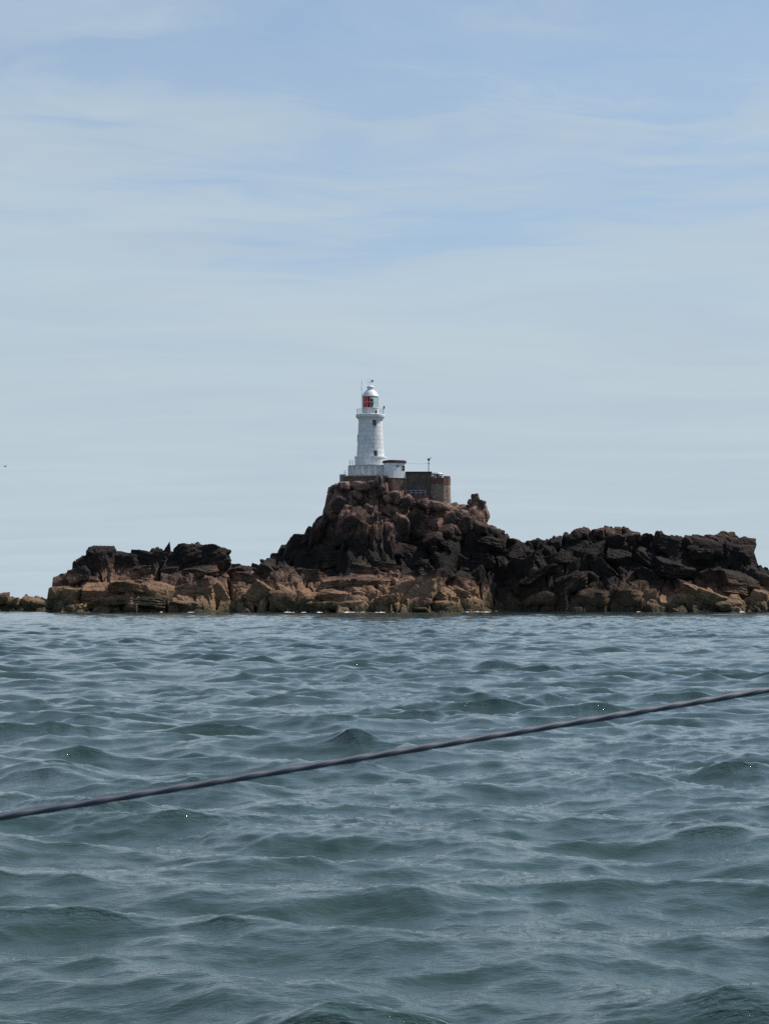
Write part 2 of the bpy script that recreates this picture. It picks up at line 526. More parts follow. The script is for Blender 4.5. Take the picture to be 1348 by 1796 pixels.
def build_sea():
    rng = np.random.default_rng(11)
    th = np.concatenate([
        np.linspace(-180, -60, 9)[:-1], np.linspace(-60, -13, 36)[:-1],
        np.linspace(-13, 13, 620), np.linspace(13, 60, 36)[1:], np.linspace(60, 180, 9)[1:-1]])
    th = np.radians(th)
    r = np.concatenate([
        np.geomspace(1.2, 10.0, 60)[:-1], np.geomspace(10.0, 510.0, 1340)[:-1], np.geomspace(510.0, 30000.0, 70)])
    nr, nc = len(r), len(th)
    dr = np.gradient(r)
    X = (r[:, None] * np.sin(th)[None, :]).astype(np.float32)
    Y = (r[:, None] * np.cos(th)[None, :]).astype(np.float32)
    DX, DY, DZ = np.zeros_like(X), np.zeros_like(X), np.zeros_like(X)
    # a low swell and wind sea as trochoidal waves
    lam = np.concatenate([np.geomspace(0.30, 1.45, 80), np.geomspace(1.5, 5.2, 60), np.geomspace(5.5, 17.0, 20)])
    wind = math.atan2(-0.84, -0.54)
    for l in lam:
        l = l * (1 + 0.05 * rng.standard_normal())
        k = 2 * math.pi / l
        a_dir = wind + rng.normal() * (0.95 if l < 1.5 else 0.72 if l < 5.4 else 0.40)
        if l < 1.5:
            amp = 0.0030 * l
        elif l < 5.4:
            amp = SEA_MID * l ** 0.85 * math.exp(-((math.log(l / 2.2)) / 0.6) ** 2) + 0.0005
        else:
            amp = 0.0190 * math.exp(-((math.log(l / 7.0)) / 0.6) ** 2)
        amp *= rng.uniform(0.55, 1.45)
        ph = rng.uniform(0, 2 * math.pi)
        # only where the grid is fine enough to carry this wavelength
        w_row = np.clip((l / dr - 2.2) / 1.6, 0, 1)
        rows = np.nonzero(w_row > 0)[0]
        if len(rows) == 0:
            continue
        e = rows[-1] + 1
        w = (w_row[:e, None] * amp).astype(np.float32)
        kx, ky = k * math.cos(a_dir), k * math.sin(a_dir)
        arg = (np.float32(kx) * X[:e] + np.float32(ky) * Y[:e] + np.float32(ph))
        sn, c = np.sin(arg), np.cos(arg)
        ch = 1.05
        DZ[:e] += w * c
        DX[:e] -= ch * math.cos(a_dir) * w * sn
        DY[:e] -= ch * math.sin(a_dir) * w * sn

    # crossing wavelets with pinched crests, five sizes
    def noise2(u, v, seed):
        u0, v0 = np.floor(u), np.floor(v)
        fu, fv = u - u0, v - v0
        fu, fv = fu * fu * (3 - 2 * fu), fv * fv * (3 - 2 * fv)
        z0 = np.zeros(1)
        h = [_hash(u0 + i, v0 + j, z0, seed) for i in (0, 1) for j in (0, 1)]
        return ((h[0] * (1 - fv) + h[1] * fv) * (1 - fu) + (h[2] * (1 - fv) + h[3] * fv) * fu) * 2 - 1

    def octave(u, v, choppy, seed):
        n = noise2(u, v, seed)
        m = noise2(u * 0.53 + 7.7, v * 0.53 - 3.1, seed + 3)
        u, v = u + n + 0.6 * m, v + n - 0.6 * m
        wu, wv_ = 1 - np.abs(np.sin(u)), 1 - np.abs(np.sin(v))
        su, sv = np.abs(np.cos(u)), np.abs(np.cos(v))
        wu, wv_ = wu + (su - wu) * wu, wv_ + (sv - wv_) * wv_
        return (1 - np.clip(wu * wv_, 1e-6, 1) ** 0.65) ** choppy

    # waves travel in groups: livelier and calmer stretches
    env = (0.88 + 0.42 * noise2(X / 5.5 + 3.3, Y / 11.0 + 1.7, 77) + 0.28 * noise2(X / 2.3, Y / 4.6, 78)).astype(np.float32)
    DX, DY, DZ = DX * env, DY * env, DZ * env
    tg = np.linspace(0, 1, 220)
    for q, (l, slope, choppy, turn) in enumerate(WAVELETS):
        f = math.pi / l
        ca, sa = math.cos(turn), math.sin(turn)

        def field(x, y):
            u, v = (x * ca + y * sa) * f, (-x * sa + y * ca) * f * 1.35
            return octave(u, v, choppy, 200 + q * 11) + octave(-u * 0.93 + 5.3, v * 1.07 + 2.1, choppy, 205 + q * 11)
        gx, gy = np.meshgrid(tg * l * 9, tg * l * 9)
        th_ = field(gx, gy)
        d = l * 9 / 219
        rms = math.sqrt(float(np.mean(np.gradient(th_, d, axis=0) ** 2 + np.gradient(th_, d, axis=1) ** 2)) / 2)
        mean = float(th_.mean())
        w_row = np.clip((l / dr - 2.2) / 2.0, 0, 1)
        rows = np.nonzero(w_row > 0)[0]
        e = rows[-1] + 1
        # the sizes come and go in gusty patches
        gn = noise2(X[:e] / (2.5 + 2 * l), Y[:e] / (4.0 + 3 * l), 900 + q)
        gust = (0.78 + 0.45 * gn + 0.75 * np.maximum(0, gn) ** 2) * (1 + 0.40 * noise2(X[:e] / 9.0, Y[:e] / 26.0, 950))
        DZ[:e] += ((field(X[:e], Y[:e]) - mean) * (slope / rms) * gust * w_row[:e, None]).astype(np.float32)
    V = np.stack([X + DX, Y + DY - YO, DZ], -1).reshape(-1, 3)
    i = np.arange(nr - 1)[:, None] * nc
    j = np.arange(nc)[None, :]
    j2 = (j + 1) % nc
    Q = np.stack([(i + j), (i + j2), (i + nc + j2), (i + nc + j)], -1).reshape(-1, 4)
    Q = Q[:, ::-1]
    me = np_mesh('sea', V, Q, True)
    # steep fronts near the tops carry fine parasitic ripples
    front = np.gradient(DZ, axis=0) / dr[:, None]
    sd = float(DZ[300:900].std())
    crest = np.clip((DZ / sd - 0.6) / 0.8, 0, 1) * np.clip((front - 0.20) / 0.20, 0, 1)
    at = me.attributes.new('crest', 'FLOAT', 'POINT')
    at.data.foreach_set('value', np.ascontiguousarray(crest, np.float32).ravel())
    o = link('sea', me, M['water'])
    return tag(o, 'choppy grey green sea reaching from the boat to the rocks', kind='structure')


sea = build_sea()

# ------------------------------------------------------------------ the rocks: base terrain
def prof(pts, Y):
    a = np.array(pts, float)
    return WX(a[:, 0], Y), WZ(a[:, 1], Y)


RIDGES = []          # (xs, zs, Y, half plateau depth, front slope, back slope)


def ridge(pts, Y, half, sf, sb):
    xs, zs = prof(pts, Y)
    RIDGES.append((xs, zs, Y, half, sf, sb))


# main stack with the lighthouse, and the long ridge running off to its right
ridge([(440, 1110), (470, 1000), (486, 975), (506, 964), (526, 951), (552, 930), (566, 902), (576, 876), (588, 858), (598, 850), (606, 847), (640, 847),
       (672, 849), (700, 860), (750, 866), (790, 880), (800, 893), (812, 899), (824, 897), (846, 903), (856, 925), (874, 940), (890, 951), (930, 954),
       (960, 958), (980, 952), (1000, 946), (1040, 944), (1060, 947), (1100, 943), (1130, 950), (1152, 958), (1170, 952), (1195, 963),
       (1205, 960), (1218, 955), (1240, 951), (1280, 951), (1298, 952), (1308, 960), (1313, 990), (1317, 1024), (1345, 1028), (1400, 1030), (1470, 1030), (1530, 1080), (1560, 1110)],
      327, 6.0, 1.35, 1.1)
# left outcrop, dark upper part
ridge([(70, 1120), (84, 1075), (90, 1030), (118, 1014), (140, 1000), (156, 978), (164, 966), (180, 963), (205, 971), (240, 973), (285, 974), (310, 970),
       (332, 968), (350, 962), (380, 966), (392, 985), (402, 1006), (425, 1000), (440, 993), (462, 991), (500, 992), (540, 1000), (600, 1020), (640, 1110)],
      313, 3.0, 1.5, 0.9)
# brown shelf below it, running along to the middle
ridge([(70, 1120), (82, 1070), (96, 1034), (130, 1026), (200, 1022), (260, 1020), (320, 1018), (380, 1016), (396, 1036), (410, 1040), (424, 1014),
       (460, 1006), (500, 1004), (560, 1004), (600, 996), (640, 990), (690, 994), (712, 1006), (730, 1012), (750, 1012), (775, 1022), (800, 1030),
       (826, 1046), (846, 1064), (856, 1082), (880, 1120)],
      304, 1.5, 0.85, 0.5)
# dark lower face right of the middle
ridge([(830, 1120), (860, 1078), (880, 1050), (930, 1034), (1000, 1026), (1060, 1014), (1110, 1004), (1160, 1000), (1230, 1004), (1300, 1014),
       (1348, 1022), (1420, 1030), (1500, 1060), (1540, 1110)],
      314, 2.0, 2.2, 0.6)
# pale brown toe at the far right
ridge([(1120, 1120), (1150, 1072), (1176, 1050), (1200, 1036), (1240, 1034), (1300, 1044), (1348, 1040), (1420, 1044), (1500, 1070), (1530, 1120)],
      308, 1.5, 1.1, 0.5)


def H0(x, y):
    h = np.full(np.shape(x), -6.0)
    for xs, zs, Y, half, sf, sb in RIDGES:
        top = np.interp(x, xs, zs, left=-8, right=-8)
        d = y - Y
        t = top - sf * np.maximum(0, -half - d) - sb * np.maximum(0, d - half)
        h = np.maximum(h, t)
    return h


def cells(x, y, size, ang, aspect, seed, jit=0.85):
    """nearest jittered-grid cell: returns centre (world), random, edge distance"""
    ca, sa = math.cos(ang), math.sin(ang)
    u = (x * ca + y * sa) / size
    v = (-x * sa + y * ca) / (size * aspect)
    iu, iv = np.floor(u), np.floor(v)
    b1 = np.full(x.shape, 1e9)
    b2 = np.full(x.shape, 1e9)
    cu, cvv, ci, cj = [np.zeros(x.shape) for _ in range(4)]
    z0 = np.zeros(x.shape)
    for di in (-1, 0, 1):
        for dj in (-1, 0, 1):
            a, bq = iu + di, iv + dj
            pu = a + 0.5 + jit * (_hash(a, bq, z0, seed) - 0.5)
            pv = bq + 0.5 + jit * (_hash(a, bq, z0, seed + 5) - 0.5)
            # mix of euclidean and chebyshev distance gives squarish joint blocks
            du, dv = np.abs(u - pu), np.abs(v - pv)
            d = 0.5 * np.maximum(du, dv) + 0.5 * np.hypot(du, dv)
            closer = d < b1
            b2 = np.where(closer, b1, np.minimum(b2, d))
            b1 = np.where(closer, d, b1)
            cu, cvv = np.where(closer, pu, cu), np.where(closer, pv, cvv)
            ci, cj = np.where(closer, a, ci), np.where(closer, bq, cj)
    wu, wv_ = cu * size, cvv * size * aspect
    return wu * ca - wv_ * sa, wu * sa + wv_ * ca, ci, cj, b2 - b1


def terrain_h(x, y):
    wx = x + 1.6 * fbm(x * 0.16, y * 0.16, x * 0, 3, 3) + 0.35 * fbm(x * 0.9, y * 0.9, x * 0, 2, 8)
    wy = y + 1.6 * fbm(x * 0.16 + 40, y * 0.16, x * 0, 3, 4) + 0.35 * fbm(x * 0.9 + 9, y * 0.9, x * 0, 2, 9)
    h = H0(wx, wy)
    out = np.zeros_like(h)
    wsum = 0
    crack = np.zeros_like(h)
    for size, ang, asp, seed, w, tilt, off in ((7.5, 0.5, 1.5, 21, 0.52, 0.30, 1.5), (3.2, 0.8, 1.5, 22, 0.32, 0.45, 0.7), (1.25, 0.3, 1.4, 23, 0.14, 0.5, 0.22)):
        cx, cy, ci, cj, e = cells(wx, wy, size, ang, asp, seed)
        hc = H0(cx, cy)
        hc = np.clip(hc, h - size * 1.1, h + size * 0.9)
        r1, r2, r3 = [_hash(ci, cj, ci * 0, seed + q) - 0.5 for q in (31, 32, 33)]
        b = hc + (wx - cx) * r1 * 2 * tilt + (wy - cy) * (r2 * 2 * tilt + 0.6) + r3 * 2 * off
        out += w * b
        wsum += w
        crack -= off * 2.1 * np.exp(-(e / 0.075) ** 2)
    out = out / wsum
    out += crack
    out += 0.35 * fbm(x * 0.7, y * 0.7, x * 0, 4, 51)
    # level ground where the station stands
    return out


PLAT = (WX(596, 326), WX(792, 326), 318.5, 333.0)


def flatten(x, y, h):
    t = np.clip((x - PLAT[0]) / (PLAT[1] - PLAT[0]), 0, 1)
    lvl = np.interp(x, [WX(590, 326), WX(668, 326), WX(676, 326), WX(712, 326), WX(716, 326), WX(760, 326), WX(800, 326)],
                    [WZ(846, 326), WZ(845, 326), WZ(862, 326), WZ(864, 326), WZ(872, 326), WZ(880, 326), WZ(884, 326)])
    inx = np.clip((x - PLAT[0] + 1.0) / 1.5, 0, 1) * np.clip((PLAT[1] + 1.0 - x) / 1.5, 0, 1)
    iny = np.clip((y - PLAT[2]) / 1.0, 0, 1) * np.clip((PLAT[3] - y) / 2.0, 0, 1)
    m = inx * iny
    return np.where(h > lvl, h * (1 - m) + lvl * m, h * (1 - 0.7 * m) + lvl * 0.7 * m)


GX0, GX1, GY0, GY1, GS = -74.0, 108.0, 287.0, 348.0, 0.32


def build_terrain():
    xs = np.arange(GX0, GX1, GS)
    ys = np.arange(GY0, GY1, GS)
    X, Y = np.meshgrid(xs, ys)
    Hh = terrain_h(X, Y)
    Hh = flatten(X, Y, Hh)
    Hh = np.maximum(Hh, -5.0)
    # let the faces bulge and undercut a little
    dx = 0.55 * fbm(X * 0.35, Y * 0.35, Hh * 0.35, 3, 61)
    dy = 0.75 * fbm(X * 0.35, Y * 0.35, Hh * 0.35 + 50, 3, 62)
    V = np.stack([X + dx, Y + dy, Hh], -1).reshape(-1, 3)
    ny, nx = X.shape
    i = np.arange(ny - 1)[:, None] * nx
    j = np.arange(nx - 1)[None, :]
    Q = np.stack([i + j, i + j + 1, i + nx + j + 1, i + nx + j], -1).reshape(-1, 4)
    keep = (V[Q][:, :, 2].max(1) > -2.5)
    Q = Q[keep]
    used = np.unique(Q)
    remap = np.zeros(len(V), np.int64)
    remap[used] = np.arange(len(used))
    me = np_mesh('island', V[used], remap[Q], True)
    me.set_sharp_from_angle(angle=R(38))
    o = link('island', me, M['rock'])
    tag(o, 'jagged granite islet rising from the sea under the lighthouse', kind='structure')
    return o, xs, ys, Hh


island, TXS, TYS, TH = build_terrain()


def th_at(x, y):
    fx = np.clip((x - GX0) / GS, 0, len(TXS) - 2)
    fy = np.clip((y - GY0) / GS, 0, len(TYS) - 2)
    return TH[int(fy), int(fx)]


def hit(px, py):
    """first point of the terrain met by the sight line through a photograph pixel"""
    Y = GY0 + 0.3
    while Y < GY1 - 1:
        z = WZ(py, Y)
        if th_at(WX(px, Y), Y) >= z:
            return WX(px, Y), Y, z
        Y += 0.25
    return None


# ------------------------------------------------------------------ rocks on the islet
def ico(sub):
    import bmesh
    bm = bmesh.new()
    bmesh.ops.create_icosphere(bm, subdivisions=sub, radius=1.0)
    v = np.array([p.co[:] for p in bm.verts])
    f = np.array([[q.index for q in p.verts] for p in bm.faces])
    bm.free()
    return v, f


ICO = {s: ico(s) for s in (3, 4, 5)}


def rock_mesh(name, seed, sub=4, angular=1.0, rounded=14.0, rough=0.06, taper=0.0):
    rng = np.random.default_rng(seed)
    v, f = ICO[sub]
    d = v / np.linalg.norm(v, axis=1)[:, None]
    planes, dist = [], []
    q = rng.normal(0, 0.18 * 1, (3, 3)) + np.eye(3)
    for a in q:
        a = a / np.linalg.norm(a)
        planes += [a, -a]
        dist += list(rng.uniform(0.72, 1.0, 2))
    for _ in range(int(9 * angular)):
        a = rng.normal(size=3)
        a /= np.linalg.norm(a)
        planes.append(a)
        dist.append(rng.uniform(0.74, 1.08))
    Pn, D = np.array(planes), np.array(dist)
    dots = np.maximum(d @ Pn.T, 1e-3) / D[None, :]
    rad = (dots ** rounded).sum(1) ** (-1.0 / rounded)
    p = d * rad[:, None]
    o = seed * 3.17
    n1 = fbm(p[:, 0] * 1.6 + o, p[:, 1] * 1.6, p[:, 2] * 1.6, 4, seed)
    # joint steps: ledges along tilted planes
    s = p @ (np.array([0.25, 0.2, 1.0]) + rng.normal(0, 0.25, 3)) * 3.2 + 0.6 * n1
    ledge = (s - np.floor(s)) ** 3
    n2 = 1 - np.abs(fbm(p[:, 0] * 2.7, p[:, 1] * 2.7 + o, p[:, 2] * 2.7, 3, seed + 9)) * 2
    p = p * (1 + rough * (2.0 * n1 + 0.8 * n2 - 0.9 * ledge))[:, None]
    if taper:
        p[:, :2] *= (1 - taper * (p[:, 2:3] + 1))
    me = np_mesh(name, p, f, True)
    me.set_sharp_from_angle(angle=R(34))
    me.materials.append(M['rock'])
    return me


BLOCKS = [rock_mesh('rock', 100 + i, 4, 1.0, 22.0, 0.07) for i in range(14)]
ROUND = [rock_mesh('rock', 300 + i, 4, 1.6, 9.0, 0.06) for i in range(8)]
SPIKES = [rock_mesh('rock', 700 + i, 4, 1.0, 22.0, 0.05, 0.52) for i in range(2)]
SLABS = [rock_mesh('rock', 500 + i, 5, 0.8, 30.0, 0.08) for i in range(8)]
rr = random.Random(5)
ROCKS = []


def put_rock(px, py, w, h, tilt=0.0, kind='b', depth=None, Y=None, sink=0.15, name='rock', parent=None, push=0.0):
    """a rock whose outline is about w x h photograph pixels, tilted (degrees, anticlockwise) in view"""
    if Y is None:
        g = hit(px, py)
        if g is None:
            return None
        x, Y, z = g
    else:
        x, z = WX(px, Y), WZ(py, Y)
    s = (Y + YO) / F
    a, c = w * s / 2, h * s / 2
    b = depth / 2 if depth else (a + c) / 2 * rr.uniform(0.8, 1.2)
    me = rr.choice({'b': BLOCKS, 'r': ROUND, 's': SLABS, 'p': SPIKES}[kind])
    o = bpy.data.objects.new(name, me)
    COL.objects.link(o)
    o.parent = parent or island
    inner = Euler((0, 0, rr.choice((0, 1, 2, 3)) * math.pi / 2 + rr.uniform(-0.25, 0.25))).to_matrix()
    outer = Matrix.Rotation(R(-tilt), 3, 'Y') @ Matrix.Rotation(R(rr.uniform(-18, 18)), 3, 'X')
    m = outer @ Matrix.Diagonal((a * 1.12, b * 1.12, c * 1.12)) @ inner
    o.matrix_basis = Matrix.Translation((x, Y + b * (0.35 + sink) + push, z)) @ m.to_4x4()
    ROCKS.append(o)
    return o


# distinctive rocks traced from the photograph: px, py, w, h, tilt, kind
HERO = [
    # left outcrop: dark cap blocks and the small fin
    (178, 985, 52, 58, 12, 's'), (222, 992, 66, 44, -8, 's'), (262, 990, 70, 36, -6, 's'), (352, 985, 84, 60, 6, 's'), (378, 975, 34, 36, -20, 'b'),
    (318, 982, 40, 26, -25, 'b'), (240, 1003, 84, 22, 8, 's'), (200, 978, 60, 22, -10, 'b'), (140, 1012, 44, 34, 18, 'b'), (110, 1030, 44, 46, 8, 'b'),
    (96, 1050, 30, 44, 4, 'b'), (128, 1048, 40, 40, -6, 'b'), (345, 1003, 64, 22, 4, 's'), (303, 1004, 40, 24, 10, 'b'),
    # brown shelf
    (170, 1040, 60, 28, 4, 's'), (230, 1032, 76, 26, -4, 's'), (276, 1040, 60, 40, -8, 'b'), (345, 1042, 64, 44, 20, 's'), (330, 1062, 60, 20, -14, 's'),
    (200, 1060, 80, 22, 6, 's'), (260, 1062, 60, 22, -6, 's'), (160, 1064, 44, 20, 8, 'r'), (372, 1030, 30, 34, -20, 'b'), (388, 1052, 30, 40, 0, 'b'),
    (430, 1052, 44, 44, -4, 'b'), (462, 1046, 50, 40, -28, 's'), (500, 1052, 52, 40, 10, 'r'), (436, 1016, 56, 26, -10, 's'), (470, 1004, 40, 28, -30, 'b'),
    (424, 1003, 40, 22, 10, 'b'),
    # middle foreshore
    (540, 1050, 60, 22, 4, 's'), (590, 1044, 64, 20, -4, 's'), (640, 1040, 70, 18, -6, 's'), (690, 1042, 50, 22, 6, 's'), (560, 1064, 56, 16, 8, 's'),
    (616, 1062, 64, 20, 10, 'r'), (674, 1058, 48, 26, 18, 'b'), (700, 1024, 40, 18, -8, 's'), (650, 1020, 64, 18, 4, 's'), (596, 1022, 60, 18, 8, 's'),
    (640, 1002, 60, 24, -8, 's'), (592, 978, 56, 26, 6, 's'), (680, 1000, 50, 20, -10, 's'), (546, 1012, 50, 22, -4, 's'),
    # pale wedge and its neighbours
    (738, 1042, 46, 64, -18, 's'), (772, 1046, 54, 36, -30, 's'), (804, 1046, 46, 26, -20, 's'), (830, 1058, 42, 22, -12, 'r'), (776, 1064, 60, 22, 4, 'r'),
    (732, 1069, 30, 11, 0, 'r'),
    # main stack: tall joint faces on the left, rounded blocks on top
    (560, 946, 34, 90, -14, 's'), (585, 925, 40, 76, -8, 's'), (618, 930, 46, 80, 0, 's'), (600, 885, 44, 36, -10, 'b'), (628, 872, 40, 34, 4, 'b'),
    (586, 868, 26, 30, -15, 'b'), (604, 860, 24, 18, 0, 'r'), (632, 857, 24, 14, 0, 'r'), (655, 862, 20, 20, 10, 'r'), (668, 848, 16, 24, -20, 'r'),
    (650, 884, 26, 24, -12, 'r'), (642, 920, 24, 30, 10, 'b'), (632, 945, 26, 60, -8, 's'), (652, 945, 24, 70, -18, 's'), (690, 900, 40, 22, -35, 'b'),
    (684, 876, 26, 16, -20, 'r'), (700, 920, 36, 40, -40, 'b'), (520, 962, 40, 50, -24, 'b'), (500, 972, 30, 34, -10, 'b'), (540, 955, 30, 60, -20, 's'),
    (486, 985, 24, 16, 0, 'b'), (730, 920, 40, 34, -20, 'b'), (738, 888, 28, 18, -10, 'r'), (776, 896, 44, 34, -12, 'r'), (798, 880, 20, 22, -30, 'r'),
    (794, 918, 44, 40, -28, 'b'), (764, 925, 30, 30, 10, 'b'), (742, 935, 26, 24, 0, 'b'), (812, 905, 26, 24, -10, 'r'), (820, 925, 40, 34, 20, 'b'),
    (846, 930, 38, 26, -18, 'b'), (866, 936, 24, 20, -20, 'r'), (760, 950, 40, 30, 30, 'b'), (850, 950, 50, 22, -8, 's'),
    # long ridge on the right
    (905, 956, 36, 18, -10, 'b'), (940, 958, 34, 16, -6, 'b'), (975, 956, 28, 20, 8, 'b'), (1000, 950, 30, 22, 15, 'b'), (1016, 942, 26, 26, -5, 'b'),
    (1047, 938, 26, 22, 8, 'b'), (1076, 952, 44, 26, -10, 'b'), (1104, 948, 40, 32, 8, 'b'), (1136, 955, 36, 26, -12, 'b'), (1172, 962, 50, 36, -22, 's'),
    (1208, 962, 26, 30, -24, 'b'), (1240, 970, 64, 44, -6, 'b'), (1280, 976, 70, 50, -8, 'b'), (1302, 982, 40, 52, -12, 'b'), (1230, 985, 70, 40, -10, 's'),
    (1140, 985, 60, 34, -28, 's'), (1085, 985, 54, 44, -20, 's'), (1030, 975, 60, 30, 20, 'b'), (1060, 1008, 50, 40, -35, 's'), (1180, 1000, 60, 30, -14, 's'),
    (985, 985, 50, 26, 20, 'b'), (925, 990, 60, 18, 38, 's'), (880, 1005, 50, 16, 35, 's'), (950, 1010, 60, 18, 32, 's'), (900, 970, 40, 22, 30, 'b'),
    (1140, 1012, 44, 18, -20, 'b'), (1000, 1030, 60, 40, 20, 's'), (900, 1045, 60, 40, 10, 'b'), (950, 1052, 70, 36, 8, 'r'), (1040, 1050, 70, 36, -6, 'r'),
    (1105, 1052, 60, 36, 8, 'r'),
    # pale toe on the right
    (1185, 1056, 60, 34, 22, 'r'), (1222, 1040, 70, 24, -20, 's'), (1250, 1050, 60, 26, -16, 's'), (1290, 1040, 50, 20, -8, 's'), (1280, 1062, 50, 18, 6, 'b'),
    (1330, 1052, 40, 34, -20, 'b'), (1300, 1022, 60, 26, -10, 'b'), (1338, 1022, 30, 30, 0, 'b'), (1370, 1030, 40, 36, 5, 'b'), (1390, 1055, 50, 34, 5, 'b'),
    (1255, 1018, 50, 22, -18, 'b'),
]
for px, py, w, h, t, k in HERO:
    put_rock(px, py, w, h, t, k)

for px, py, w, h, t, Yr in ((604, 853, 26, 16, 5, 317.6), (628, 852, 32, 16, -4, 317.2), (650, 850, 22, 18, 8, 317.0), (664, 846, 15, 24, -16, 317.2), (672, 858, 20, 22, 10, 316.6), (690, 872, 28, 20, -8, 315.6), (712, 876, 26, 18, 6, 316.2), (590, 857, 20, 18, -12, 318.5), (742, 884, 26, 18, 6, 316.8), (765, 887, 24, 18, -8, 316.6)):
    put_rock(px, py, w, h, t, 'r' if w < 24 else 'b', Y=Yr)
put_rock(1258, 964, 72, 46, -6, 's', Y=322, depth=8)
put_rock(1300, 972, 50, 60, -10, 'b', Y=321.5, depth=8)
# the fin on the left outcrop and the blocks of the pinnacle
fin = put_rock(293, 966, 26, 34, -14, 'p', Y=312, depth=2.4)
put_rock(838, 908, 30, 32, -6, 'b', Y=324, depth=4.2)
put_rock(830, 902, 26, 34, 10, 'b', Y=325, depth=4)
put_rock(835, 890, 28, 20, -8, 'b', Y=324.4, depth=3.2)
put_rock(844, 894, 14, 24, -14, 'b', Y=324.4, depth=3)
put_rock(833, 874, 16, 20, 6, 'r', Y=324.4, depth=1.9)
put_rock(824, 880, 9, 10, 0, 'r', Y=324.2, depth=1.1)
put_rock(1050, 936, 22, 20, 6, 'b', Y=325)
put_rock(1017, 938, 22, 22, -6, 'b', Y=325)

# smaller blocks lodged over the faces
rs = random.Random(77)


def scatter(n, x0, x1, y0, y1, smin, smax, asp, tilt, tvar, kinds):
    for _ in range(n):
        px, py = rs.uniform(x0, x1), rs.uniform(y0, y1)
        g = hit(px, py)
        if g is None:
            continue
        if PLAT[0] - 0.5 < g[0] < PLAT[1] + 0.5 and PLAT[2] < g[1] < PLAT[3]:
            continue
        w = smin * (smax / smin) ** rs.random()
        put_rock(px, py, w, w * rs.uniform(*asp), tilt + rs.uniform(-tvar, tvar), rs.choice(kinds), sink=0.25)


scatter(60, 500, 880, 862, 990, 9, 24, (0.6, 1.3), -18, 25, 'bbr')
scatter(18, 700, 920, 930, 1045, 34, 64, (0.5, 1.0), 12, 30, 'bs')
scatter(14, 850, 1320, 945, 1040, 14, 34, (0.5, 1.0), 5, 35, 'bbs')
scatter(34, 90, 480, 980, 1068, 10, 28, (0.35, 0.8), -4, 22, 'bsr')
scatter(30, 480, 850, 990, 1068, 8, 24, (0.35, 0.7), -4, 20, 'bsr')
scatter(16, 1150, 1400, 1005, 1068, 9, 24, (0.4, 0.8), -10, 20, 'bsr')

# low skerries standing off to the left
def skerry(name, pts, Y, half, seed, label):
    rng = np.random.default_rng(seed)
    xs, zs = prof(pts, Y)
    gx = np.arange(xs[0] - 1, xs[-1] + 1, 0.35)
    gy = np.arange(Y - 9, Y + 9, 0.35)
    X, Yy = np.meshgrid(gx, gy)
    top = np.interp(X, xs, zs, left=-3, right=-3)
    h = top - 0.7 * np.maximum(0, np.abs(Yy - Y) - half)
    cx, cy, ci, cj, e = cells(X + fbm(X * 0.5, Yy * 0.5, X * 0, 3, seed), Yy, 2.2, 0.6, 1.4, seed)
    h = h + (_hash(ci, cj, ci * 0, seed) - 0.5) * 1.1 + (X - cx) * (_hash(ci, cj, ci * 0, seed + 2) - 0.5) * 0.8 - 0.6 * np.exp(-(e / 0.08) ** 2)
    h += 0.3 * fbm(X * 0.9, Yy * 0.9, X * 0, 4, seed + 7)
    h = np.maximum(h, -2.5)
    V = np.stack([X, Yy, h], -1).reshape(-1, 3)
    ny, nx = X.shape
    i = np.arange(ny - 1)[:, None] * nx
    j = np.arange(nx - 1)[None, :]
    Q = np.stack([i + j, i + j + 1, i + nx + j + 1, i + nx + j], -1).reshape(-1, 4)
    me = np_mesh(name, V, Q, True)
    me.set_sharp_from_angle(angle=R(38))
    o = link(name, me, M['rock'])
    return tag(o, label, kind='structure')


sk = skerry('skerry', [(-170, 1085), (-150, 1062), (-90, 1050), (-40, 1054), (-10, 1046), (6, 1044), (18, 1050), (32, 1051), (48, 1050), (66, 1050), (78, 1052), (92, 1062), (110, 1085)],
            350, 2.5, 91, 'low brown skerry just clear of the islet at the edge')
for px, py, w, h, t, k in [(4, 1052, 22, 18, 0, 'b'), (24, 1060, 26, 20, 6, 'b'), (46, 1058, 22, 18, -8, 'b'), (64, 1060, 26, 22, 5, 'r'), (14, 1066, 24, 12, 0, 'r'), (-20, 1056, 40, 24, 0, 'b'), (-70, 1060, 50, 24, 0, 'b')]:
    put_rock(px, py, w, h, t, k, Y=345, parent=sk)

# ------------------------------------------------------------------ the lighthouse
LY = 326.0
S = (LY + YO) / F                       # metres per photograph pixel at the tower
LX = WX(649.3, LY)


def lz(py):
    return WZ(py, LY)


BASE_Z = lz(838)
lh = empty('lighthouse', (LX, LY, BASE_Z), 'white round lighthouse tower with red and clear lantern glass on a stepped base', 'lighthouse')


def rz(py):                       # height above the lighthouse's own base
    return lz(py) - BASE_Z


# stepped base
lower_base = MB().lathe([(40.5 * S, -0.6), (40.3 * S, rz(834)), (39.0 * S, rz(833.5)), (38.4 * S, rz(819)), (39.2 * S, rz(818.6)), (39.0 * S, rz(817)), (25 * S, rz(816.7))], 64).build('lower_base', M['white'], lh, smooth=True)
MB().lathe([(27.2 * S, rz(818)), (27.0 * S, rz(804)), (28.0 * S, rz(803.6)), (27.8 * S, rz(801)), (22 * S, rz(800.6))], 64).build('upper_base', M['white'], lh, smooth=True)

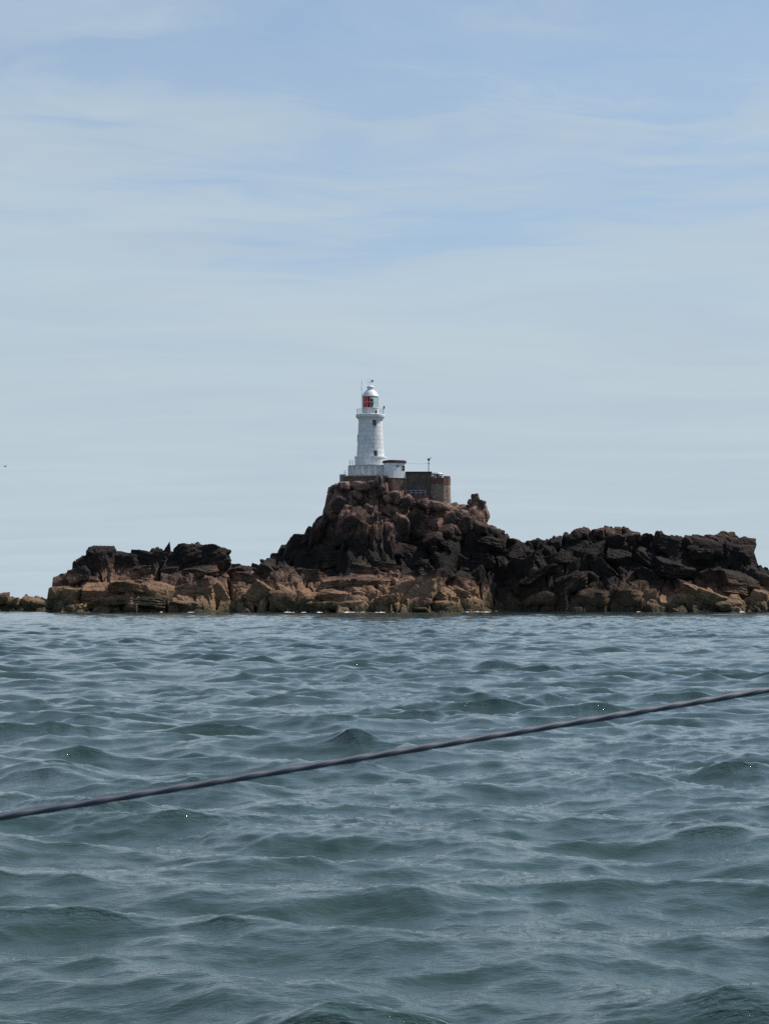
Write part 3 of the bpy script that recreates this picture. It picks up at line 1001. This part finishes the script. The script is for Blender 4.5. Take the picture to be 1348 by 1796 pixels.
M['base'] = plain('weathered_base_paint', (0.50, 0.51, 0.50), 0.75, 0.12, 1.0, bmp=0.05, stain=(0.27, 0.26, 0.23))
lower_base.data.materials[0] = M['base']
rib = MB().box((0, 0, (rz(819.6) + rz(834)) / 2), (0.12, 0.30, rz(819.6) - rz(834))).mesh('pilaster')
rib.materials.append(M['white'])
for i in range(22):
    a = 2 * math.pi * (i + 0.3) / 22
    o = link('pilaster', rib, None, lower_base, (38.75 * S * math.cos(a), 38.75 * S * math.sin(a), 0))
    o.rotation_euler = (0, 0, a)

# shaft: a core and courses of concrete blocks, joints recessed
def shaft_r(py):
    t = max(0.0, (py - 737.0) / (801.0 - 737.0))
    return (20.9 + 2.9 * t ** 1.35 + 0.4 * t) * S


core = MB().lathe([(shaft_r(801) - 0.07, rz(802)), (shaft_r(780) - 0.07, rz(780)), (shaft_r(760) - 0.07, rz(760)), (shaft_r(736) - 0.07, rz(734))], 64).build('shaft', M['white'], lh, smooth=True)
NCOURSE, NBLK = 9, 15
WIN = [(656.5, 743.0, 6.2, 10.6), (658.5, 796.3, 6.0, 9.6)]


def ang_of(px, rad):             # angle on the tower of a point seen at photograph column px, on the near side
    return -math.acos(max(-1, min(1, (WX(px, LY) - LX) / rad)))


def arc_block(r0, r1, z0, z1, a0, a1, t, seg=3):
    mb = MB()
    vs = []
    for (r, z) in ((r0 - t, z0), (r0, z0), (r1, z1), (r1 - t, z1)):
        for i in range(seg + 1):
            a = a0 + (a1 - a0) * i / seg
            vs.append((r * math.cos(a), r * math.sin(a), z))
    n = seg + 1
    fs = []
    for j in range(4):
        for i in range(seg):
            k = (j + 1) % 4
            fs.append((j * n + i, j * n + i + 1, k * n + i + 1, k * n + i))
    fs.append((0, n, 2 * n, 3 * n))
    fs.append((n - 1, 4 * n - 1, 3 * n - 1, 2 * n - 1))
    return mb.add(vs, fs)


rb = random.Random(3)
white_mats = [M['white']] + [plain('white_block_paint', (0.73 + d, 0.735 + d, 0.73 + d), 0.65, 0.06, 0.9, bmp=0.03, stain=(0.50, 0.48, 0.43)) for d in (-0.045, 0.04)]
for c in range(NCOURSE):
    p1 = 801 - c * (801 - 736.5) / NCOURSE
    p0 = 801 - (c + 1) * (801 - 736.5) / NCOURSE
    z0, z1 = rz(p1) + 0.022, rz(p0) - 0.022
    r0, r1 = shaft_r(p1), shaft_r(p0)
    for b in range(NBLK):
        a0 = 2 * math.pi * (b + 0.5 * (c % 2)) / NBLK
        a1 = a0 + 2 * math.pi / NBLK
        g = 0.020 / r0
        spans = [(a0 + g, a1 - g, z0, z1)]
        for wx_, wy_, ww, wh in WIN:                  # leave the window openings clear
            rm = shaft_r(wy_)
            wa, wb = ang_of(wx_ - ww / 2, rm) % (2 * math.pi), ang_of(wx_ + ww / 2, rm) % (2 * math.pi)
            wz0, wz1 = rz(wy_ + wh / 2), rz(wy_ - wh / 2)
            new = []
            for s0, s1, y0, y1 in spans:
                m0, m1 = s0 % (2 * math.pi), s0 % (2 * math.pi) + (s1 - s0)
                if m1 <= wa or m0 >= wb or y1 <= wz0 or y0 >= wz1:
                    new.append((s0, s1, y0, y1))
                    continue
                sh = s0 - m0
                if m0 < wa - 0.02:
                    new.append((s0, wa + sh, y0, y1))
                if m1 > wb + 0.02:
                    new.append((wb + sh, s1, y0, y1))
                q0, q1 = max(m0, wa) + sh, min(m1, wb) + sh
                if y0 < wz0 - 0.05:
                    new.append((q0, q1, y0, wz0))
                if y1 > wz1 + 0.05:
                    new.append((q0, q1, wz1, y1))
            spans = new
        for s0, s1, y0, y1 in spans:
            f0, f1 = (y0 - rz(p1)) / (rz(p0) - rz(p1)), (y1 - rz(p1)) / (rz(p0) - rz(p1))
            ra, rb_ = r0 + (r1 - r0) * f0, r0 + (r1 - r0) * f1
            arc_block(ra, rb_, y0, y1, s0, s1, 0.3).build('wall_block', rb.choice(white_mats), core, smooth=True, sharp=30)
# windows: frame, dark pane, sill, set in the openings
for wx_, wy_, ww, wh in WIN + [(627.6, 768.0, 5.0, 11.0)]:
    rm = shaft_r(wy_)
    a = (ang_of(wx_, rm) if wx_ > 630 else -math.pi + 0.12)
    w, h = ww * S * (1.12 if wx_ > 630 else 1.0), wh * S
    win = bpy.data.objects.new('window', MB().box((-0.0, 0, 0), (0.06, w - 0.02, h - 0.02)).mesh('window'))
    COL.objects.link(win)
    win.parent = lh
    win.data.materials.append(M['window'])
    off = -0.06 if wx_ > 630 else 0.02
    win.location = ((rm + off) * math.cos(a), (rm + off) * math.sin(a), rz(wy_))
    win.rotation_euler = (0, 0, a)
    MB().box((0.04, 0, 0), (0.05, 0.05, h - 0.03)).build('glazing_bar', M['frame'], win)
    MB().box((0.08, 0, -h / 2 - 0.03), (0.34, w + 0.2, 0.10)).build('sill', M['white_clean'], win)
# cornice and gallery
MB().lathe([(21.0 * S, rz(737.5)), (21.8 * S, rz(736)), (22.2 * S, rz(734.5)), (24.6 * S, rz(732.4)), (25.3 * S, rz(732.2)), (25.8 * S, rz(730.5)), (25.8 * S, rz(727.6)), (25.0 * S, rz(727.0)), (10 * S, rz(726.9))], 64).build('gallery', M['white'], lh, smooth=True)
rail_r = 23.6 * S
gr_ = MB().lathe([(rail_r - 0.02, rz(717.6)), (rail_r + 0.02, rz(717.6)), (rail_r + 0.02, rz(718.0)), (rail_r - 0.02, rz(718.0))], 48, close=False).build('gallery_rail', M['metal'], lh, smooth=True)
for q in (720.6, 723.6):
    MB().lathe([(rail_r - 0.014, rz(q)), (rail_r + 0.014, rz(q)), (rail_r + 0.014, rz(q) + 0.028), (rail_r - 0.014, rz(q) + 0.028)], 48, close=False).build('gallery_rail', M['metal'], lh)
post_me = MB().tube([(0, 0, 0), (0, 0, rz(717) - rz(727))], 0.028, 6).mesh('railing_post')
post_me.materials.append(M['metal'])
for i in range(18):
    a = 2 * math.pi * i / 18
    link('railing_post', post_me, None, lh, (rail_r * math.cos(a), rail_r * math.sin(a), rz(727)))
# lantern: low wall, lens, panes, bars, dome, ventilator
LR = 13.6 * S
MB().lathe([(LR + 0.06, rz(727.2)), (LR + 0.06, rz(716.6)), (LR + 0.16, rz(716.4)), (LR + 0.16, rz(715.4)), (LR - 0.3, rz(715.3))], 48).build('lantern_wall', M['white_clean'], lh, smooth=True)
NP = 16
for tier, (q0, q1) in enumerate(((715.2, 705.9), (705.3, 696.2))):
    for i in range(NP):
        a0, a1 = 2 * math.pi * i / NP + 0.02, 2 * math.pi * (i + 1) / NP - 0.02
        am = (a0 + a1) / 2
        red = math.sin(am) < 0.25 and math.cos(am) < 0.10
        arc_block(LR, LR, rz(q0), rz(q1), a0, a1, 0.025, 2).build('lantern_pane', M['glass_red'] if red else M['glass_clear'], lh, smooth=True)
bar_me = MB().box((0, 0, (rz(696) - rz(715.3)) / 2), (0.07, 0.055, rz(696) - rz(715.3))).mesh('lantern_bar')
bar_me.materials.append(M['white_clean'])
for i in range(NP):
    a = 2 * math.pi * i / NP
    o = link('lantern_bar', bar_me, None, lh, (LR * math.cos(a), LR * math.sin(a), rz(715.3)))
    o.rotation_euler = (0, 0, a)
MB().lathe([(LR - 0.03, rz(705.85)), (LR + 0.03, rz(705.85)), (LR + 0.03, rz(705.35)), (LR - 0.03, rz(705.35))], 48, close=False).build('lantern_bar', M['white_clean'], lh)
lens = MB().lathe([(0.35, rz(713.5)), (0.62, rz(711)), (0.74, rz(706)), (0.62, rz(701)), (0.35, rz(698.5))], 24).build('lens', M['lens'], lh, smooth=True)
for q in (712, 709, 703, 700):
    MB().lathe([(0.60, rz(q) - 0.03), (0.80, rz(q)), (0.60, rz(q) + 0.03)], 24).build('lens_ring', M['dark'], lens)
MB().lathe([(0.45, rz(716.5)), (0.45, rz(714)), (0.5, rz(713.6))], 16).build('lens_pedestal', M['dark'], lh)
dome = MB().lathe([(14.9 * S, rz(696.0)), (15.1 * S, rz(695.2)), (14.4 * S, rz(694.2)), (13.2 * S, rz(691.5)), (11.4 * S, rz(688.5)), (9.2 * S, rz(686)), (6.6 * S, rz(684.2)), (6.0 * S, rz(683.9))], 48).build('dome', M['white_clean'], lh, smooth=True, sharp=60)
MB().lathe([(5.7 * S, rz(684.5)), (5.7 * S, rz(679.4))], 32).build('ventilator', M['white_clean'], dome, smooth=True)
MB().lathe([(6.6 * S, rz(679.6)), (6.7 * S, rz(678.9)), (5.6 * S, rz(677.4)), (3.2 * S, rz(676.2)), (0.6 * S, rz(675.7))], 32).build('ventilator_cap', M['white_clean'], dome, smooth=True, sharp=60)
vane = MB().tube([(0, 0, rz(676.4)), (0, 0, rz(664.8))], 0.03, 6).build('vane_rod', M['dark'], dome)
MB().tube([(-5.0 * S, 0, rz(671)), (5.5 * S, 0, rz(671))], 0.035, 6).build('vane_arm', M['metal'], dome)
MB().box((3.4 * S, 0, rz(668)), (3.6 * S, 0.05, 3.0 * S)).build('vane_tail', M['dark'], dome)
MB().tube([(-4.4 * S, 0, rz(671)), (-4.4 * S, 0, rz(665.6))], 0.022, 6).build('vane_spike', M['metal'], dome)
# whip aerial on the left of the gallery and the horn leaning out on the right
ax = (634.2 - 649.3) * S
aer = MB().tube([(ax, -0.9, rz(727)), (ax, -0.9, rz(689))], 0.05, 6).tube([(ax, -0.9, rz(689)), (ax, -0.9, rz(667))], 0.032, 6).build('aerial', M['metal'], lh)
for q, w in ((681.0, 4.2), (684.0, 2.6), (673.5, 1.4)):
    MB().tube([(ax - w * S, -0.9, rz(q)), (ax + 0.6 * S, -0.9, rz(q))], 0.03, 6).build('aerial_arm', M['metal'], aer)
hx = 21.3 * S
horn = MB().tube([(hx, -0.5, rz(727)), (hx + 0.9 * S, -0.5, rz(720)), (hx + 2.0 * S, -0.5, rz(716.5))], 0.045, 6).build('horn_bracket', M['dark'], lh)
MB().tube([(hx + 1.5 * S, -0.5, rz(718.5)), (hx + 2.4 * S, -0.5, rz(715.5)), (hx + 2.9 * S, -0.6, rz(712.8))], [0.10, 0.15, 0.20], 10).build('horn', M['dark'], horn, smooth=True)
MB().box((10 * S, -1.9, rz(724)), (0.5, 0.3, 0.75)).build('equipment_box', M['dark'], lh)

# ------------------------------------------------------------------ terrace and railings round the tower
TZ = rz(838)
terrace = empty('terrace', (LX, LY, BASE_Z), 'dark brown stone terrace wall with pale coping under the lighthouse', 'terrace')
pts_top = [(-48 * S, -3.6), (-43 * S, -5.2), (-20 * S, -6.3), (8 * S, -6.6), (26 * S, -6.4), (30 * S, -4.0), (30 * S, 4.5), (-30 * S, 5.0), (-48 * S, 1.5)]


def prism(pts, z0, z1, flare=0.0):
    n = len(pts)
    cx_ = sum(p[0] for p in pts) / n
    cy_ = sum(p[1] for p in pts) / n
    lo = [(cx_ + (p[0] - cx_) * (1 + flare), cy_ + (p[1] - cy_) * (1 + flare), z0) for p in pts]
    hi = [(p[0], p[1], z1) for p in pts]
    fs = [tuple(reversed(range(n))), tuple(range(n, 2 * n))]
    for i in range(n):
        k = (i + 1) % n
        fs.append((i, k, n + k, n + i))
    return MB().add(lo + hi, fs)


prism(pts_top, rz(864), rz(838.6), 0.02).build('retaining_wall', M['stone_dark'], terrace)
cop = [(x * 1.015, y * 1.02) for x, y in pts_top]
prism(cop, rz(838.55), rz(836.8)).build('coping', M['grey'], terrace)
prism([(-53.5 * S, -3.0), (-42.5 * S, -4.2), (-42.5 * S, 0.5), (-53.5 * S, 0.5)], rz(856), rz(833.5)).build('step_block', M['grey'], terrace)

rail = empty('terrace_railing', (LX, LY, BASE_Z + rz(836.8)), 'thin pale railing on the terrace in front of the lighthouse base', 'railing')
line = [(-46 * S, -3.4), (-42 * S, -5.0), (-20 * S, -6.0), (8 * S, -6.3), (25 * S, -6.1)]
hr = 1.15
segs = []
for a, b in zip(line[:-1], line[1:]):
    n = max(1, round(math.dist(a, b) / 1.0))
    for i in range(n):
        segs.append((a[0] + (b[0] - a[0]) * i / n, a[1] + (b[1] - a[1]) * i / n))
segs.append(line[-1])
tp = MB().tube([(0, 0, 0), (0, 0, hr)], 0.03, 6).mesh('post')
tp.materials.append(M['white_clean'])
for p in segs:
    link('post', tp, None, rail, (p[0], p[1], 0))
for hq in (hr, hr * 0.62, hr * 0.28):
    MB().tube([(p[0], p[1], hq) for p in segs], 0.024, 6).build('rail', M['white_clean'], rail)

# upper railing on the stepped base
rail2 = empty('base_railing', (LX, LY, BASE_Z + rz(817)), 'slim white railing standing on the lower step of the lighthouse base', 'railing')
r2 = 36.8 * S
for i in range(22):
    a = 2 * math.pi * i / 22
    link('post', tp, None, rail2, (r2 * math.cos(a), r2 * math.sin(a), 0), None, (1, 1, 0.95))
for hq in (1.08, 0.55):
    MB().lathe([(r2 - 0.02, hq - 0.02), (r2 + 0.02, hq - 0.02), (r2 + 0.02, hq + 0.02), (r2 - 0.02, hq + 0.02)], 48, close=False).build('rail', M['white_clean'], rail2)

# ------------------------------------------------------------------ white hut
HY = 320.5
SH = (HY + YO) / F


def rounded_rect(w, d, r, seg=6):
    pts = []
    for cx_, cy_, a0 in ((w / 2 - r, d / 2 - r, 0), (-w / 2 + r, d / 2 - r, 90), (-w / 2 + r, -d / 2 + r, 180), (w / 2 - r, -d / 2 + r, 270)):
        for i in range(seg + 1):
            a = R(a0 + 90 * i / seg)
            pts.append((cx_ + r * math.cos(a), cy_ + r * math.sin(a)))
    return pts


hut = empty('store_hut', (WX(691.5, HY), HY + 1.9, WZ(838, HY)), 'small white round cornered hut with dark flat roof beside the lighthouse', 'hut')
hh = 31.5 * SH


def rot2(pts, a):
    return [(x * math.cos(a) - y * math.sin(a), x * math.sin(a) + y * math.cos(a)) for x, y in pts]


HR = R(30)
prism(rot2(rounded_rect(35.5 * SH, 30 * SH, 8 * SH), HR), 0.0, hh - 5 * SH, 0.06).build('wall', M['hut'], hut, smooth=True, sharp=30)
hut_roof = prism(rot2(rounded_rect(37.0 * SH, 32 * SH, 8.5 * SH), HR), hh - 5.0 * SH + 0.003, hh - 0.8 * SH, 0.015).build('roof', M['felt'], hut, smooth=True, sharp=30)
prism(rot2(rounded_rect(32 * SH, 27 * SH, 8 * SH), HR), hh - 0.8 * SH + 0.003, hh, 0.06).build('roof_cap', M['felt'], hut_roof, smooth=True, sharp=30)
v0, v1 = rot2([(-0.35, -15 * SH - 0.16), (-0.35, -15 * SH + 0.4)], HR)
v = MB().tube([(*v0, hh * 0.66), (*v1, hh * 0.66)], 0.19, 14).build('vent', M['dark'], hut, smooth=True)
hw = MB().box((0, 0, 0), (0.10, 0.62, 0.95)).build('window', M['window'], hut, (*rot2([(1.15, -15 * SH - 0.04)], HR)[0], hh * 0.56))
hw.rotation_euler = (0, 0, HR - math.pi / 2)
MB().box((0.05, 0, 0), (0.06, 0.74, 0.07)).build('frame', M['white_clean'], hw)
plinth = empty('hut_wall', (WX(691.5, HY), HY + 1.9, WZ(880, HY)), 'brown stone retaining wall carrying the small white hut', 'wall')
prism(rot2(rounded_rect(39.5 * SH, 34 * SH, 6 * SH), HR), 0, 41.6 * SH, 0.03).build('stonework', M['stone_dark'], plinth, smooth=True, sharp=30)
prism(rot2(rounded_rect(40.2 * SH, 34.8 * SH, 6 * SH), HR), 41.6 * SH + 0.003, 42.0 * SH - 0.004, 0.0).build('coping', M['grey'], plinth)

# ------------------------------------------------------------------ dark flat roofed building
BY = 321.8
SB = (BY + YO) / F
bld = empty('flat_roofed_building', (WX(732, BY), BY + 3.0, WZ(884, BY)), 'dark grey flat roofed building between the white hut and the turret', 'building')
bw, bd, bh = 48 * SB, 6.0, (884 - 829) * SB
MB().box((0, 0, bh / 2), (bw, bd, bh)).build('wall', M['render_dark'], bld)
MB().box((0, 0, bh + 0.12), (bw + 0.25, bd + 0.3, 0.235)).build('roof', M['felt'], bld)
for px, py, w, h in ((719, 834.5, 4, 5), (742, 834, 4, 5), (733.5, 853.5, 5, 4.5)):
    o = MB().box((0, 0, 0), (w * SB, 0.12, h * SB)).build('window', M['window'], bld, (WX(px, BY) - bld.location.x, -bd / 2 - 0.01, WZ(py, BY) - bld.location.z))
    MB().box((0, -0.02, -h * SB / 2 - 0.05), (w * SB + 0.16, 0.2, 0.09)).build('sill', M['grey'], o)
# guard rails on the path below it
gy = BY - 1.1
gr2 = empty('path_railing', (WX(729, gy), gy, WZ(869, gy)), 'two bar pale railing along the path below the dark building', 'railing')
gl = 34 * (gy + YO) / F
for i in range(5):
    link('post', tp, None, gr2, (-gl / 2 + gl * i / 4, 0, -0.3), None, (1, 1, 1.25))
for hq in (1.05, 0.55):
    MB().tube([(-gl / 2 - 0.1, 0, hq), (gl / 2 + 0.1, 0, hq)], 0.05, 6).build('rail', M['metal'], gr2)
path = MB().box((0, 0, 0), (gl + 1.6, 2.0, 1.2)).build('path_wall', M['stone_dark'], None, (WX(729, gy), gy + 0.5, WZ(869, gy) - 0.62))
tag(path, 'low stone kerb wall under the path railing', 'wall')

# ------------------------------------------------------------------ round turret
TY = 320.4
ST = (TY + YO) / F
tur = empty('turret', (WX(771.5, TY), TY + 2.4, WZ(890, TY)), 'squat tan stone turret with a red brick rim at the end of the terrace', 'turret')


def tz(py):
    return (890 - py) * ST


NSEG = 10
MB().lathe([(20.0 * ST, -0.5), (18.8 * ST, tz(849))], NSEG).build('stonework', M['stone_tan'], tur)
MB().lathe([(19.1 * ST, tz(848.97)), (19.1 * ST, tz(838.5))], NSEG).build('brick_rim', M['brick_red'], tur)
MB().lathe([(18.5 * ST, tz(838.46)), (18.5 * ST, tz(837.8))], NSEG).build('floor', M['grey'], tur)
# merlons round the rim
for i in range(NSEG):
    a = 2 * math.pi * (i + 0.5) / NSEG
    if math.cos(a) > 0.15 or math.sin(a) < 0:
        MB().box((17.0 * ST * math.cos(a), 17.0 * ST * math.sin(a), tz(837.8) + 0.2), (0.30, 0.8, 0.42), a).build('merlon', M['brick_red'] if math.cos(a) > 0.5 else M['grey'], tur)
# look-out with pale curved roof on the turret
lo = empty('lookout', (WX(766, TY), TY + 2.4, WZ(837.8, TY)), 'pale curved roof on short posts on top of the stone turret', 'lookout')
MB().lathe([(10.6 * ST, 6.6 * ST), (11.8 * ST, 6.7 * ST), (11.9 * ST, 7.6 * ST), (10.2 * ST, 9.4 * ST), (6.5 * ST, 10.3 * ST), (0.5 * ST, 10.6 * ST)], 24).build('roof', M['metal'], lo, smooth=True)
lp = MB().tube([(0, 0, 0), (0, 0, 6.65 * ST)], 0.09, 8).mesh('post')
lp.materials.append(M['white_clean'])
for i in range(10):
    a = 2 * math.pi * i / 10
    link('post', lp, None, lo, (10.4 * ST * math.cos(a), 10.4 * ST * math.sin(a), 0))
MB().lathe([(6.0 * ST, 0), (6.0 * ST, 6.6 * ST)], 16).build('core', M['dark'], lo)  # dark drum put in for the shade inside the lookout

# ------------------------------------------------------------------ signal mast on the roof, stay wire from the hut
MY = 322.5
SM = (MY + YO) / F
mast = empty('signal_mast', (WX(751.6, MY), MY, WZ(828, MY) - 0.3), 'thin white mast with a dark lamp head on the dark flat roof', 'mast')
mh = 20 * SM + 0.3
MB().tube([(0, 0, 0), (0, 0, mh * 0.7), (0, 0, mh)], [0.15, 0.13, 0.09], 10).build('pole', M['white_clean'], mast, smooth=True)
MB().lathe([(0.07, mh - 0.05), (0.27, mh + 0.08), (0.30, mh + 0.3), (0.22, mh + 0.46), (0.06, mh + 0.54)], 14).build('lamp_head', M['dark'], mast, smooth=True)
MB().tube([(0.1, 0, mh + 0.4), (0.55, 0, mh + 0.72)], [0.05, 0.07], 8).build('arm', M['metal'], mast)
MB().box((0, 0, mh - 0.55), (0.34, 0.2, 0.35)).build('bracket_box', M['metal'], mast)
w0 = P(711, 811.5, HY + 1.9)
w1 = P(751, 812.5, MY)
wp = [w0.lerp(w1, t / 12) - Vector((0, 0, 0.18 * 4 * (t / 12) * (1 - t / 12))) for t in range(13)]
tag(MB().tube(wp, 0.018, 6).build('overhead_wire', M['dark']), 'thin wire slung from the white hut to the mast', 'wire')


# cables down the rock face
def cable(pix, label, rad=0.045):
    pts = []
    for px, py in pix:
        g = hit(px, py)
        if g:
            pts.append(Vector((g[0], g[1] - 0.35, g[2])))
    ymin = [min(p.y for p in pts[max(0, i - 1):i + 2]) for i in range(len(pts))]
    pts = [Vector((p.x, y, p.z)) for p, y in zip(pts, ymin)]
    o = MB().tube(pts, rad, 6).build('cable', M['cable'])
    tag(o, label, 'cable', 'cables down the rock face')


cable([(661, 868), (661, 880), (661, 893), (661, 905), (664, 918), (669, 932), (670, 950), (671, 966), (679, 976)], 'long thin cable hanging down the middle of the dark cliff')

# ------------------------------------------------------------------ foam along the foot of the rocks
def build_foam():
    bpy.context.view_layer.update()
    dg = bpy.context.evaluated_depsgraph_get()
    rng = random.Random(9)
    mb = MB()
    for px, w in ((22, 12), (112, 6), (150, 8), (286, 12), (334, 7), (470, 5), (505, 18), (532, 8), (560, 7), (612, 22), (640, 26), (668, 16), (690, 8), (830, 26), (850, 12), (1120, 8), (1300, 10)):
        # find the water's edge
        ok, hitp, *_ = SC.ray_cast(dg, Vector((WX(px, 300), 285.0, 0.45)), Vector((0, 1, 0)), distance=60)
        if not ok:
            continue
        ye = hitp.y - 0.3
        for _ in range(int(w * 0.7)):
            x = WX(px + rng.gauss(0, w * 0.32), ye)
            y = ye + rng.uniform(-1.3, 0.3)
            a, b, c = rng.uniform(0.10, 0.7), rng.uniform(0.15, 0.5), rng.uniform(0.0, 0.16) * rng.random()
            n = 7
            ring = [(x + a * math.cos(2 * math.pi * i / n) * rng.uniform(0.7, 1.2), y + b * math.sin(2 * math.pi * i / n) * rng.uniform(0.7, 1.2), 0.03) for i in range(n)]
            mb.add(ring + [(x, y, 0.07 + c)], [(i, (i + 1) % n, n) for i in range(n)])
    o = mb.build('shore_foam', M['foam'], smooth=True)
    tag(o, 'broken white foam where waves wash the foot of the rocks', 'foam', kind='stuff')


build_foam()


# ------------------------------------------------------------------ gulls
def gull(loc, heading, label, group=None, scale=1.0):
    g = empty('gull', loc, label, 'gull', group)
    g.rotation_euler = (0, 0, heading)
    g.scale = (scale,) * 3
    # one continuous body: tail, trunk, breast, neck, head, bill side along +X
    prof_ = [(-0.30, 0.17, 0.008), (-0.24, 0.175, 0.03), (-0.12, 0.185, 0.075), (0.0, 0.195, 0.098), (0.10, 0.215, 0.092), (0.155, 0.265, 0.062), (0.175, 0.315, 0.05), (0.195, 0.345, 0.052), (0.225, 0.35, 0.04), (0.245, 0.347, 0.012)]
    MB().tube([(x, 0, z) for x, z, r in prof_], [r for _, _, r in prof_], 12).build('body', M['gull'], g, smooth=True, sharp=80)
    MB().tube([(0.24, 0, 0.347), (0.275, 0, 0.342), (0.295, 0, 0.333)], [0.014, 0.011, 0.004], 8).build('bill', plain('yellow_bill', (0.55, 0.36, 0.05), 0.5, bmp=0), g)
    for s in (-1, 1):
        mb = MB()
        w = [(0.09, 0.075 * s, 0.24), (-0.02, 0.105 * s, 0.245), (-0.16, 0.085 * s, 0.215), (-0.36, 0.03 * s, 0.185), (-0.17, 0.075 * s, 0.165), (0.02, 0.10 * s, 0.165)]
        w2 = [(x, y + 0.014 * s, z) for x, y, z in w]
        n = len(w)
        mb.add(w + w2, [tuple(range(n)), tuple(range(2 * n - 1, n - 1, -1))] + [(i, (i + 1) % n, n + (i + 1) % n, n + i) for i in range(n)])
        mb.build('wing', M['gull_grey'], g)
        MB().tube([(0.0, 0.04 * s, 0.13), (0.005, 0.04 * s, 0.06), (0.0, 0.04 * s, 0.0)], [0.012, 0.008, 0.01], 6).build('leg', M['iron'], g)
    return g


def perch(px, py, Yfallback):
    """top of whatever stands along the sight line, found by a ray from above"""
    g = hit(px, py)
    x, y = (g[0], g[1]) if g else (WX(px, Yfallback), Yfallback)
    dg = bpy.context.evaluated_depsgraph_get()
    ok, loc, *_ = SC.ray_cast(dg, Vector((x, y + 0.3, 60)), Vector((0, 0, -1)))
    return loc if ok else Vector((x, y, WZ(py, y)))


bpy.context.view_layer.update()
gull(perch(221, 1028, 303), R(20), 'white gull standing on the brown shelf of the left outcrop', 'gulls on the rocks', 1.5)
gull(perch(443, 1019, 303), R(200), 'white gull standing on the pinkish ledge in the dip of the rocks', 'gulls on the rocks', 1.4)


def flying_gull(loc, heading):
    g = empty('flying_gull', loc, 'tiny grey gull flying in the empty sky far left', 'gull')
    g.rotation_euler = (0, R(8), heading)
    prof_ = [(-0.32, 0, 0.01), (-0.2, 0, 0.045), (0.0, 0, 0.085), (0.14, 0.01, 0.07), (0.2, 0.02, 0.05), (0.26, 0.02, 0.045), (0.3, 0.01, 0.015), (0.35, 0, 0.004)]
    MB().tube([(x, 0, z) for x, z, r in prof_], [r for _, _, r in prof_], 10).build('body', M['gull_grey'], g, smooth=True)
    for s in (-1, 1):
        st = [(0.10, -0.10, 0.05 * s, 0.03), (0.14, -0.08, 0.30 * s, 0.13), (0.06, -0.10, 0.50 * s, 0.12), (-0.14, -0.18, 0.72 * s, 0.05)]
        mb = MB()
        vs = [(a, y, z + 0.012) for a, b, y, z in st] + [(b, y, z + 0.004) for a, b, y, z in st] + [(a, y, z - 0.008) for a, b, y, z in st] + [(b, y, z - 0.004) for a, b, y, z in st]
        fs = []
        for i in range(3):
            fs += [(i, i + 1, 5 + i, 4 + i), (8 + i, 12 + i, 13 + i, 9 + i), (i, 8 + i, 9 + i, i + 1), (4 + i, 5 + i, 13 + i, 12 + i)]
        fs += [(0, 4, 12, 8), (3, 11, 15, 7)]
        mb.add(vs, fs).build('wing', M['gull_grey'], g)


flying_gull(P(9, 818, 260), R(35))

# ------------------------------------------------------------------ the boat's guard line, close to the camera
def build_line():
    a = P(0, 1433.5, 2.30 - YO)
    b = P(1348, 1209.5, 2.85 - YO)
    d = (b - a).normalized()
    A, B = a - d * 1.4, b + d * 1.6
    m, t, bs = new_mat('sheathed_wire')
    g = N(t, 'ShaderNodeNewGeometry')
    f = noise(t, g.outputs['Position'], 9.0, 4, 0.6)
    L(t, mix(t, f, (0.016, 0.027, 0.048), (0.040, 0.058, 0.088)), bs.inputs['Base Color'])
    bs.inputs['Roughness'].default_value = 0.62
    root = empty('guard_line', A, 'taut dark wire line crossing close in front of the sea', 'line')
    # laid line: three strands twisted together, drawn as one three-lobed section that turns along the length
    u = d.cross(Vector((0, 0, 1))).normalized()
    w = u.cross(d)
    seg, mb, vs, fs = 18, MB(), [], []
    n2 = 900
    for i in range(n2):
        f2 = i / (n2 - 1)
        p = A.lerp(B, f2) - Vector((0, 0, 0.012 * (1 - (2 * f2 - 1) ** 2) - 0.0112)) - A
        tw = f2 * (B - A).length / 0.045 * 2 * math.pi
        for k in range(seg):
            a_ = 2 * math.pi * k / seg
            r_ = 0.0039 * (1 + 0.09 * math.cos(3 * (a_ - tw / 3)))
            vs.append(p + u * (r_ * math.cos(a_)) + w * (r_ * math.sin(a_)))
    for i in range(n2 - 1):
        for k in range(seg):
            q = (k + 1) % seg
            fs.append((i * seg + k, i * seg + q, (i + 1) * seg + q, (i + 1) * seg + k))
    mb.add(vs, fs).build('sheath', m, root, smooth=True, sharp=80)


build_line()
